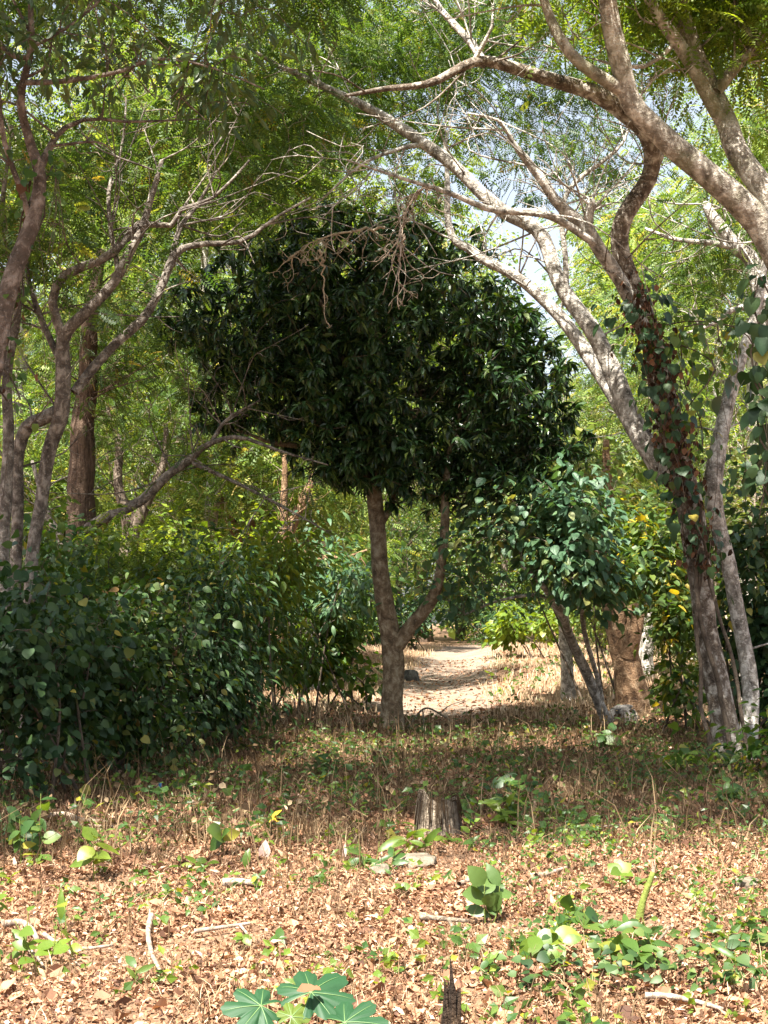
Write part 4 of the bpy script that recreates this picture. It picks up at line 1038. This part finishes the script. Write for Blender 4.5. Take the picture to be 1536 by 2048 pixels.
# the palmate plant at the bottom edge
def palmate(R, lobes=7, cut=.36, holes=()):
    n = lobes * 12
    th = np.linspace(-math.pi * .86, math.pi * .86, n)
    ph = (th / (math.pi * .86) * .5 + .5) * (lobes - 1)
    f = np.abs(ph - np.round(ph)) * 2
    L = 1 - .12 * np.abs(np.round(ph) - (lobes - 1) / 2)
    r = R * L * (1 - .16 * f - .3 * f ** 5) * (1 + .03 * np.sin(np.arange(n) * 1.9))
    rings = []
    for k, s in enumerate((.33, .66, 1.)):
        z = -.14 * R * s ** 2 - .02 * R * np.exp(-(f / .12) ** 2) * s + .012 * R * np.sin(ph * 9 + k)
        rings.append(np.stack([np.cos(th) * r * s, np.sin(th) * r * s, z], -1))
    V = np.vstack([[[0, 0, 0]]] + rings)
    T = [[0, 1 + i, 2 + i] for i in range(n - 1)]
    for k in range(2):
        o = 1 + k * n
        for i in range(n - 1): T += [[o + i, o + n + i, o + n + i + 1], [o + i, o + n + i + 1, o + i + 1]]
    return V, np.array(T)


g = G(585, 5.25)
root = empty('palmate_plant', g, 'plant at the bottom edge with large lobed hand shaped leaves, their green darkened for shade', 'plant')
mb = MB(); mb.tube(spline([g - [0, 0, .04], g + [0.01, 0, .12], P(590, 2060, 5.25)], 8), np.linspace(.009, .006, 8), 7); mb.build('stem', M['greenstem'], root, g)
for px, py, Y, R, rot, tilt, mat in [(522, 2012, 5.2, 80, 3.35, (.25, -.6), 'castor'), (622, 1985, 5.25, 102, .95, (.05, -.45), 'castor'), (690, 2045, 5.1, 90, -.15, (-.2, -.65), 'castor'), (583, 2034, 5.15, 44, 1.1, (.1, -.9), 'castor_young')]:
    c = P(px, py, Y); V, T = palmate(R * Y / F)
    ax = np.array([math.cos(rot), math.sin(rot), 0]); Nn = norm(np.array([tilt[0], tilt[1], 1.])); X = norm(ax - Nn * ax.dot(Nn)); Yv = np.cross(Nn, X)
    W = c + V[:, :1] * X + V[:, 1:2] * Yv + V[:, 2:] * Nn
    lf = MB(); lf.V.append(W); lf.T.append(T); lf.n = len(W)
    nv = (len(W) - 1) // 3
    for lobe in range(7):
        i_ = min(nv - 1, int(round(lobe / 6 * (nv - 1))))
        lf.tube(spline(np.array([W[0], W[1 + i_], W[1 + nv + i_], W[0] * .08 + W[1 + 2 * nv + i_] * .92]) + Nn * .0012, 8), np.linspace(.0022, .0007, 8), 4)
    o = lf.build('leaf', M[mat], root, g, True, np.full(lf.n, rng.random())); o.data.materials.append(M['vein'])
    o.data.polygons.foreach_set('material_index', (np.array([len(p_.vertices) for p_ in o.data.polygons]) == 4).astype(np.int32))
    mp = MB(); mp.tube(spline([P(590, 2055, 5.25), (P(590, 2055, 5.25) + c) / 2 + [0, 0.03, -.015], c - Nn * .003], 8), .0045, 6); mp.build('petiole', M['greenstem'], root, g)
c = P(615, 1993, 5.18)
V, T, r = leaves_mesh(TPL['curl'], np.array([c + [0, 0, .02], c + [.03, .02, .018]]), np.array([[1, .2, .1], [.6, -.5, 0]]), np.array([[0, -.4, 1.], [.2, -.4, 1]]), np.array([.08, .05]))
mesh_obj('fallen_leaf', V, [T], M['deadvine'], None, c, rnd=r); tag(bpy.data.objects['fallen_leaf'], 'brown curled dead leaf lying on the largest lobed leaf', 'dead leaf')


# ================================================================== stumps, rocks, branches
import bmesh


def rock(name, label, px, py, wpx, hpx, mat, cat='rock', sink=.3, seed=0, depth=1.0):
    g, Y = GP(px, py); s = Y / F
    bm = bmesh.new(); bmesh.ops.create_icosphere(bm, subdivisions=4, radius=1)
    for v in bm.verts:
        d = v.co.normalized()
        k = 1 + .28 * noise.noise(d * 1.3 + Vector((seed, 0, 0))) + .14 * noise.noise(d * 3 + Vector((0, seed, 0))) + .04 * noise.noise(d * 9)
        q = d * k; q.x = max(-.86, min(.86, q.x)); q.z = min(.82, q.z)
        v.co = Vector((q.x * wpx * s / 2 / .86, q.y * wpx * s / 2 * depth, q.z * hpx * s))
    me = bpy.data.meshes.new(name); bm.to_mesh(me); bm.free()
    for p_ in me.polygons: p_.use_smooth = True
    me.materials.append(M[mat]); o = bpy.data.objects.new(name, me); link(o)
    o.location = (g[0], g[1], g[2] + hpx * s * (.5 - sink)); o.rotation_euler = (0, 0, seed)
    return tag(o, label, cat)


rock('boulder', 'large dark mossy boulder at the foot of the stout brown tree', 1248, 1448, 58, 34, 'rock_dark', 'boulder', .2, 1)
rock('rock', 'flat pale stone half sunk in the litter below the bushy plant', 762, 1752, 46, 22, 'rock', seed=2)
rock('rock', 'wide low tan stone just in front of the grey stump', 828, 1730, 88, 20, 'rock', seed=3)
rock('rock', 'flat brownish stone at the right edge of the sunlit litter', 1494, 1776, 50, 20, 'rock', seed=4)
rock('rock', 'grey stone at the shaded foot of the left thicket', 452, 1470, 48, 28, 'rock_dark', seed=5)
rock('rock', 'dark grey rock beside the path just right of the forked trunk', 822, 1362, 30, 22, 'rock_dark', seed=6)
rock('rock', 'small brown stone in the shaded litter at the left', 112, 1690, 26, 18, 'rock_dark', seed=7)

# weathered stump
g, Y = GP(872, 1668); s = Y / F
root = empty('tree_stump', g, 'weathered grey stump with shaggy broken top in the middle of the stalks', 'stump')
h, R = 80 * s, 43 * s
n, sd_ = 14, 28
a = np.linspace(0, 2 * math.pi, sd_, endpoint=False)
V = []
for i in range(n):
    f = i / (n - 1)
    hh = h * f * (1 + .14 * np.sin(a * 2 + 1) * f + .05 * f * np.sin(a * 7) + .04 * f * np.sin(a * 11 + 2) - .12 * f * np.cos(a - .3))
    rr = R * (1.25 - .42 * f ** .6) * (1 + .07 * np.sin(a * 9 + 2 * f) + .12 * np.sin(a * 3 + 1) + .04 * np.sin(a * 14 + 7 * f))
    V.append(np.stack([g[0] + rr * np.cos(a), g[1] + rr * np.sin(a), g[2] - .03 + hh], -1))
V = np.concatenate(V); c0 = len(V); V = np.vstack([V, g + [0, 0, h * .6]])
i = np.arange(n - 1)[:, None] * sd_; j = np.arange(sd_)[None]
Q = np.stack([i + j, i + (j + 1) % sd_, i + sd_ + (j + 1) % sd_, i + sd_ + j], -1).reshape(-1, 4)
T = np.array([[(n - 1) * sd_ + k, (n - 1) * sd_ + (k + 1) % sd_, c0] for k in range(sd_)])
mesh_obj('trunk', V, [Q, T], M['stump'], root, g, True)
mb = MB()
for k in range(70):
    an = rng.uniform(-2.6, .6); q = g + np.array([math.cos(an) * R * 1.0, math.sin(an) * R * 1.0, h * (.75 + .3 * rng.random())])
    e = q + np.array([math.cos(an) * .035, math.sin(an) * .035, -h * (.3 + .5 * rng.random())])
    mb.tube(spline([q - np.array([math.cos(an), math.sin(an), 0]) * .05 + [0, 0, .01], q + [0, 0, .02], e], 6), .0022, 4)
mb.build('dry_grass_tuft', M['straw'], root, g)
c, Yl = GP(893, 1672)
V, T, r = leaves_mesh(TPL['ovate'], np.array([c + [0, -.03, .03]]), np.array([[.2, -.05, 1.]]), np.array([[.1, -1, .1]]), np.array([.085]))
mesh_obj('fallen_leaf', V, [T], M['litter'], None, c, rnd=np.full(len(V), .5)); tag(bpy.data.objects['fallen_leaf.001'], 'orange dead leaf leaning against the front of the grey stump', 'dead leaf')

# charred splintered stump
g, Y = GP(902, 2062); s = Y / F
root = empty('charred_stump', g, 'charred black splintered stump at the bottom edge right of centre', 'stump')
mb = MB()
for k in range(26):
    an = k * 2.4; rr = R * .0 + 16 * s * math.sqrt((k + .5) / 26)
    b = g + np.array([math.cos(an) * rr, math.sin(an) * rr, -.03]); hh = s * (60 + 95 * rng.random()) * (1.08 - .35 * rr / (16 * s))
    tp = b + np.array([rng.normal() * .006, rng.normal() * .006, hh])
    pts = spline([b, b * .5 + tp * .5 + rng.standard_normal(3) * .003, tp], 14)
    mb.tube(pts, np.interp(np.linspace(0, 1, 14), [0, .6, 1], [8.5 * s, 6 * s, 1.2 * s]), 7, True, .25, seed=k)
mb.build('trunk', M['char'], root, g)


def stick(name, label, pts, w, mat='drywood', cat='fallen branch', lift=.0, forks=(), sides=8):
    """pts in photo pixels lying on the ground; an optional third value lifts the point (metres)"""
    A = []; w = w * 1.25
    for q in pts:
        g_, Y_ = GP(q[0], q[1]); A.append(g_ + [0, 0, (q[2] if len(q) > 2 else 0) + .03 + w * Y_ / F * .35])
    Y_ = A[0][1]; r_ = w * Y_ / F / 2
    mb = MB(); S = spline(np.array(A), 22); S[:, 2] = np.maximum(S[:, 2], gz(S[:, 0], S[:, 1]) + r_ * .4)
    mb.tube(S, np.linspace(r_, r_ * .55, len(S)), sides, True, .1, seed=w)
    root = mb.build(name, M[mat], None, S[0]); tag(root, label, cat)
    for fk in forks:
        mb = MB(); B = [S[int(fk[0] * 21)]]
        for q in fk[1:]:
            g_, Yq = GP(q[0], q[1]); B.append(g_ + [0, 0, (q[2] if len(q) > 2 else 0) + .01])
        mb.tube(spline(np.array(B), 10), np.linspace(r_ * .6, r_ * .3, 10), 6, True, .1)
        mb.build('side_branch', M[mat], root, S[0])
    return root


stick('fallen_branch', 'pale forked branch lying in the sunlit litter at the lower left', [(88, 1884), (112, 1900), (140, 1912), (180, 1912), (225, 1906)], 8, forks=[(.5, (148, 1925), (160, 1935))])
stick('fallen_branch', 'short curved bleached branch at the far left of the sunlit litter', [(0, 1868), (40, 1862), (62, 1876), (74, 1896)], 14)
stick('fallen_branch', 'straight pale stick lying level in the litter left of centre', [(388, 1878), (430, 1872), (500, 1862)], 9, forks=[(.9, (501, 1880), (502, 1895))])
stick('fallen_branch', 'curved stick pointing toward the viewer left of centre', [(302, 1862, .04), (296, 1890, .02), (304, 1925), (322, 1962)], 10)
stick('fallen_branch', 'thin brown stick in the litter at the lower left', [(35, 1898), (70, 1925), (88, 1950)], 7)
stick('fallen_log', 'long pale bent log lying in the shade at the left', [(80, 1646), (130, 1640), (160, 1650), (215, 1656)], 10, cat='log')
stick('fallen_log', 'whitish thin log in front of the bent log in the shade', [(135, 1660), (190, 1662), (260, 1664)], 6, cat='log')
stick('fallen_log', 'short thick pale log at the left edge in the shade', [(30, 1705), (60, 1697), (84, 1694)], 13, cat='log')
stick('fallen_branch', 'flat pale piece of wood in the sunlit litter left of centre', [(446, 1782), (480, 1780), (515, 1784)], 16)
stick('fallen_branch', 'dark level stick in front of the large leaved plant', [(840, 1850), (880, 1853), (935, 1858)], 11, 'stump', forks=[(.7, (915, 1870), (950, 1876))])
stick('fallen_branch', 'tan slanting stick left of the large leaved plant', [(918, 1782), (945, 1772), (965, 1764)], 9)
stick('fallen_branch', 'pinkish stick in the litter right of the large leaved plant', [(1072, 1766), (1100, 1760), (1135, 1748)], 10)
stick('fallen_branch', 'long grey branch half hidden under the creeping vine', [(1290, 2010), (1340, 2012), (1390, 2022), (1445, 2038)], 12)
stick('fallen_branch', 'dark thin branch slanting up beside the dark whorled plant', [(1260, 1948), (1300, 1930, .03), (1340, 1905, .09)], 7, 'stump')
stick('fallen_branch', 'level pale stick in the dry grass at the right', [(1130, 1662), (1190, 1664), (1250, 1660)], 6)
stick('fallen_branch', 'thin dark twisted branch lying beside the foot of the forked trunk', [(815, 1468, .05), (850, 1450, .22), (890, 1455, .12), (925, 1462)], 4, 'stump', forks=[(.3, (850, 1475, .1), (870, 1480)), (.6, (900, 1440, .25), (930, 1435, .3))])
stick('fallen_branch', 'bleached twig in the shaded stalks left of centre', [(380, 1612), (405, 1615), (425, 1622)], 6)

# broken green stalk
g, Y = GP(1276, 1842); s = Y / F
root = empty('broken_stalk', g, 'thick green broken stalk leaning to the right with a split pale tip', 'plant')
mb = MB(); tp = P(1306, 1745, Y); mb.tube(spline([g - [0, 0, .03], P(1285, 1805, Y), tp], 14), np.linspace(10 * s, 5 * s, 14), 9, True, .15); mb.build('stem', M['greenstem'], root, g)
mb = MB()
for k in range(5): mb.tube(spline([tp - [0, 0, .01], tp + [.006 * k - .008, .004 * (k % 2), .02 + .012 * ((k * 3) % 5)]], 4), np.linspace(2 * s, .5 * s, 4), 5)
mb.build('splintered_tip', M['drywood'], root, g)

# upright pale dry leaves, stakes, the blue tube
for k, (px, py, hp, lab) in enumerate([(527, 1722, 34, 'pale pink dry leaf standing upright on a stalk at the shade edge'), (687, 1722, 26, 'whitish dry leaf standing upright beside the dark bushy plant')]):
    g, Y = GP(px, py); s = Y / F
    V, T, r = leaves_mesh(TPL['ovate'], np.array([g + [0, 0, .03]]), np.array([[.15, 0, 1.]]), np.array([[.25, -1, .1]]), np.array([hp * s]))
    o = mesh_obj('dry_leaf', V, [T], M['pinkdry'], None, g, rnd=r); tag(o, lab, 'dead leaf')
    mb = MB(); mb.tube(spline([g - [0, 0, .02], g + [0, 0, .035]], 4), .002, 5); mb.build('stalk', M['straw'], o, g)
g, Y = GP(320, 1586); s = Y / F
root = empty('marker_tube', g, 'small bright blue tube standing in the shaded weeds in front of the thicket', 'marker')
mb = MB(); mb.tube(spline([g - [0, 0, .03], g + [0, 0, 12 * s]], 4), 2.6 * s, 8); mb.build('stake', M['drywood'], root, g)
mb = MB(); mb.tube(spline([g + [0, 0, 7 * s], g + [0, 0, 20 * s]], 5), 3.4 * s, 10); mb.build('sleeve', M['blueplastic'], root, g)
for lab, px, py, hp, lx, wpx in [('whitish wooden stake at the right end of the left thicket', 588, 1422, 26, 0, 5), ('thin leaning pale stake in the shade left of centre', 393, 1560, 50, 8, 4), ('slim pale sapling stem leaning out of the thicket', 312, 1520, 230, 40, 5)]:
    g, Y = GP(px, py); s = Y / F
    mb = MB(); tp = g + np.array([lx * s, 0, hp * s]); mb.tube(spline([g - [0, 0, .05], (g + tp) / 2 + [.008, 0, 0], tp], 8), np.linspace(wpx * s / 2, wpx * s / 3, 8), 7, True, .08)
    o = mb.build('stake', M['drywood'], None, g); tag(o, lab, 'stake')


# ================================================================== climbing vines and hanging dead twigs
def vine_on(name, label, path, n, size, spread, mat, dead=0, stems=3, hang=.25, kind='heart', roots=()):
    pts, rad = limb_pts([(*q, 10) for q in path]); g = pts[0]
    root = empty(name, g, label, 'vine')
    mb = MB()
    for rp in roots:
        q, rr = limb_pts(rp); q = q + np.array([[noise.noise((v[2] * 2.2, rp[0][0], 3)), 0, 0] for v in q]) * .07; mb.tube(q, rr, 7, True, .15)
    for k in range(stems):
        ph = np.linspace(0, 9 + 2 * k, len(pts)) + k * 2
        q = pts + np.stack([np.cos(ph) * spread * .75, np.sin(ph) * spread * .75 - .02, np.zeros(len(pts))], -1)
        mb.tube(q, .008, 5)
    idx = rng.integers(0, len(pts), n)
    O = pts[idx] + rng.standard_normal((n, 3)) * np.array([spread, spread, .12]); O[:, 1] -= spread * .4
    for k in range(14):
        a = O[rng.integers(0, n)]; b = a + np.array([rng.normal() * .12, -.05, -hang * (1 + rng.random() * 2)]); mb.tube(spline([a, (a + b) / 2 + [.03, 0, 0], b], 6), .003, 4)
    mb.build('stem', M['twig_dark'], root, g)
    D = norm(O - pts[idx]) * .5 + rand_dirs(n) * .4; D[:, 2] -= .75
    N = norm((O - pts[idx]) * [1, 1, .2]) * 1. + np.array([0, -.3, .5]) + rand_dirs(n) * .4
    V, T, r = leaves_mesh(TPL['f' + kind if 'f' + kind in TPL else kind], O, D, N, size * (.4 + .7 * rng.random(n)))
    mesh_obj('foliage', V, [T], M[mat], root, g, True, r)
    if dead:
        idx = rng.integers(0, len(pts), dead); O = pts[idx] + rng.standard_normal((dead, 3)) * np.array([spread * .7, spread * .7, .1]); O[:, 1] -= spread * .5
        D = rand_dirs(dead) * .5; D[:, 2] -= .9
        V, T, r = leaves_mesh(TPL['curl'], O, D, rand_dirs(dead) + [0, -.8, 0], .065 * (.5 + rng.random(dead)))
        mesh_obj('withered_foliage', V, [T], M['deadvine'], root, g, False, r)
    return root


vine_on('climbing_vine', 'vine of heart shaped leaves and brown withered ones climbing the tall pale trunk at right', [(1400, 1130, 16.2), (1375, 1000, 16.2), (1345, 880, 16.2), (1320, 760, 16.2), (1300, 690, 16.2), (1270, 590, 16.2)], 330, .14, .17, 'broad', 700, roots=[[(1425, 1560, 16.0, 10), (1405, 1400, 16.15, 9), (1392, 1240, 16.2, 8), (1400, 1130, 16.2, 8), (1350, 900, 16.2, 6)], [(1475, 1570, 16.0, 13), (1440, 1380, 16.15, 11), (1400, 1230, 16.2, 9), (1385, 1040, 16.2, 8), (1320, 780, 16.2, 5)], [(1500, 1560, 16.05, 9), (1470, 1340, 16.1, 8), (1425, 1180, 16.2, 7), (1392, 1000, 16.2, 6)]])
vine_on('climbing_vine', 'leafy vine spilling out to the right of the tall vine wrapped trunk', [(1370, 900, 16.4), (1400, 800, 16.4), (1390, 720, 16.3), (1340, 660, 16.3), (1420, 650, 16.6), (1480, 690, 16.8)], 200, .12, .26, 'weed', 0, 2, .4)
vine_on('hanging_vine', 'curtain of large dark heart leaves hanging down the right edge', [(1530, 560, 11.5), (1522, 680, 11.5), (1530, 800, 11.5), (1540, 900, 11.5), (1545, 1010, 11.5)], 170, .15, .12, 'broad', 0, 3, .4)
vine_on('climbing_vine', 'leafy vine around the stem at the left edge', [(20, 800, 11.6), (0, 700, 11.6), (35, 560, 11.6), (70, 420, 11.6), (85, 330, 11.6)], 90, .09, .12, 'weed', 20, 2, .5)


def dead_twigs(name, label, start, n, box, Y, mat, hang, kr=.006, cat='dead branch'):
    a = P(*start, Y); root = empty(name, a, label, cat)
    mb = MB()
    main = spline(np.array([a, P(start[0] + box[0] * .35, start[1] + box[1] * .12, Y), P(start[0] + box[0] * .7, start[1] + box[1] * .4, Y + .1), P(start[0] + box[0], start[1] + box[1], Y)]), 26)
    main = main + np.array([[noise.noise((i * .5, 1, 2)), 0, noise.noise((i * .5, 7, 2))] for i in range(26)]) * .05
    mb.tube(main, np.linspace(.02, .005, 26), 6, True, .1)
    for k in range(n):
        i = rng.integers(3, 26); b = main[i]
        L = hang * (.3 + .8 * rng.random()); th = rng.uniform(-2.6, -.5)
        p1 = b + np.array([math.cos(th), rng.normal() * .3, math.sin(th) * .7]) * L * .4
        p2 = p1 + np.array([math.cos(th + rng.normal() * .8), rng.normal() * .3, math.sin(th + rng.normal() * .8)]) * L * .35
        p3 = p2 + np.array([math.cos(th + rng.normal()), rng.normal() * .3, math.sin(th + rng.normal())]) * L * .3
        q = spline([b, p1, p2, p3], 10) + rng.normal(0, .006, (10, 3)); mb.tube(q, np.linspace(.007, .0025, 10), 4)
        for m_ in range(3):
            j = rng.integers(3, 9); e = q[j] + rand_dirs(1)[0] * L * .22; mb.tube(spline([q[j], (q[j] + e) / 2 + rng.normal(0, .015, 3), e], 5), .003, 4)
    mb.build('branch', M[mat], root, a)
    return root


dead_twigs('dead_branch', 'bare tan twigs hanging in sunlight in front of the top left of the dark crown', (770, 455), 30, (-190, 60), 18.4, 'deadtwig', .55)
r_ = dead_twigs('dead_branch', 'long bare crooked twig dangling below the tan twigs before the dark crown', (640, 500), 5, (10, 145), 18.4, 'deadtwig', .3)
dead_twigs('dead_vine', 'thin grey dry vines hanging straight down before the top right of the dark crown', (860, 370), 26, (-65, 120), 17.0, 'drywood', .9, cat='dead vine')
dead_twigs('dead_vine', 'pale loose vine strand ending in a hook before the dark crown', (810, 470), 4, (-15, 150), 17.0, 'drywood', .45, cat='dead vine')

# ================================================================== light, sky, camera
EL, AZ = math.radians(62), math.radians(-157)   # azimuth from +Y towards +X
sd = Vector((math.sin(AZ) * math.cos(EL), math.cos(AZ) * math.cos(EL), math.sin(EL)))
sl = bpy.data.lights.new('sun', 'SUN'); sl.energy = 5.0; sl.angle = math.radians(.53); sl.color = (1, .94, .84)
so = bpy.data.objects.new('sun', sl); COL.objects.link(so); so.rotation_euler = sd.to_track_quat('Z', 'Y').to_euler()
w = bpy.data.worlds.new('World'); SC.world = w; w.use_nodes = True
t = w.node_tree; bg = t.nodes['Background']
sky = t.nodes.new('ShaderNodeTexSky'); sky.sky_type = 'NISHITA'; sky.sun_disc = False
sky.sun_elevation = EL; sky.sun_rotation = AZ; sky.air_density = 1.0; sky.dust_density = 3
hs = t.nodes.new('ShaderNodeHueSaturation'); hs.inputs['Saturation'].default_value = .55; t.links.new(sky.outputs[0], hs.inputs['Color'])
t.links.new(hs.outputs[0], bg.inputs[0]); bg.inputs[1].default_value = .068

cd = bpy.data.cameras.new('camera'); co = bpy.data.objects.new('camera', cd); COL.objects.link(co)
co.location = (0, 0, H); co.rotation_euler = (math.pi / 2, 0, 0)
cd.sensor_fit = 'AUTO'; cd.sensor_width = 36; cd.lens = F / 2048 * 36
cd.shift_y = (HY - 1024) / 2048
cd.clip_start = .1; cd.clip_end = 2000
SC.camera = co
SC.view_settings.view_transform = 'Standard'; SC.view_settings.look = 'None'
SC.view_settings.exposure = 2.3; SC.view_settings.gamma = 1
cy = SC.cycles
cy.max_bounces = 7; cy.diffuse_bounces = 3; cy.glossy_bounces = 2; cy.transmission_bounces = 4; cy.transparent_max_bounces = 4
cy.sample_clamp_indirect = 8
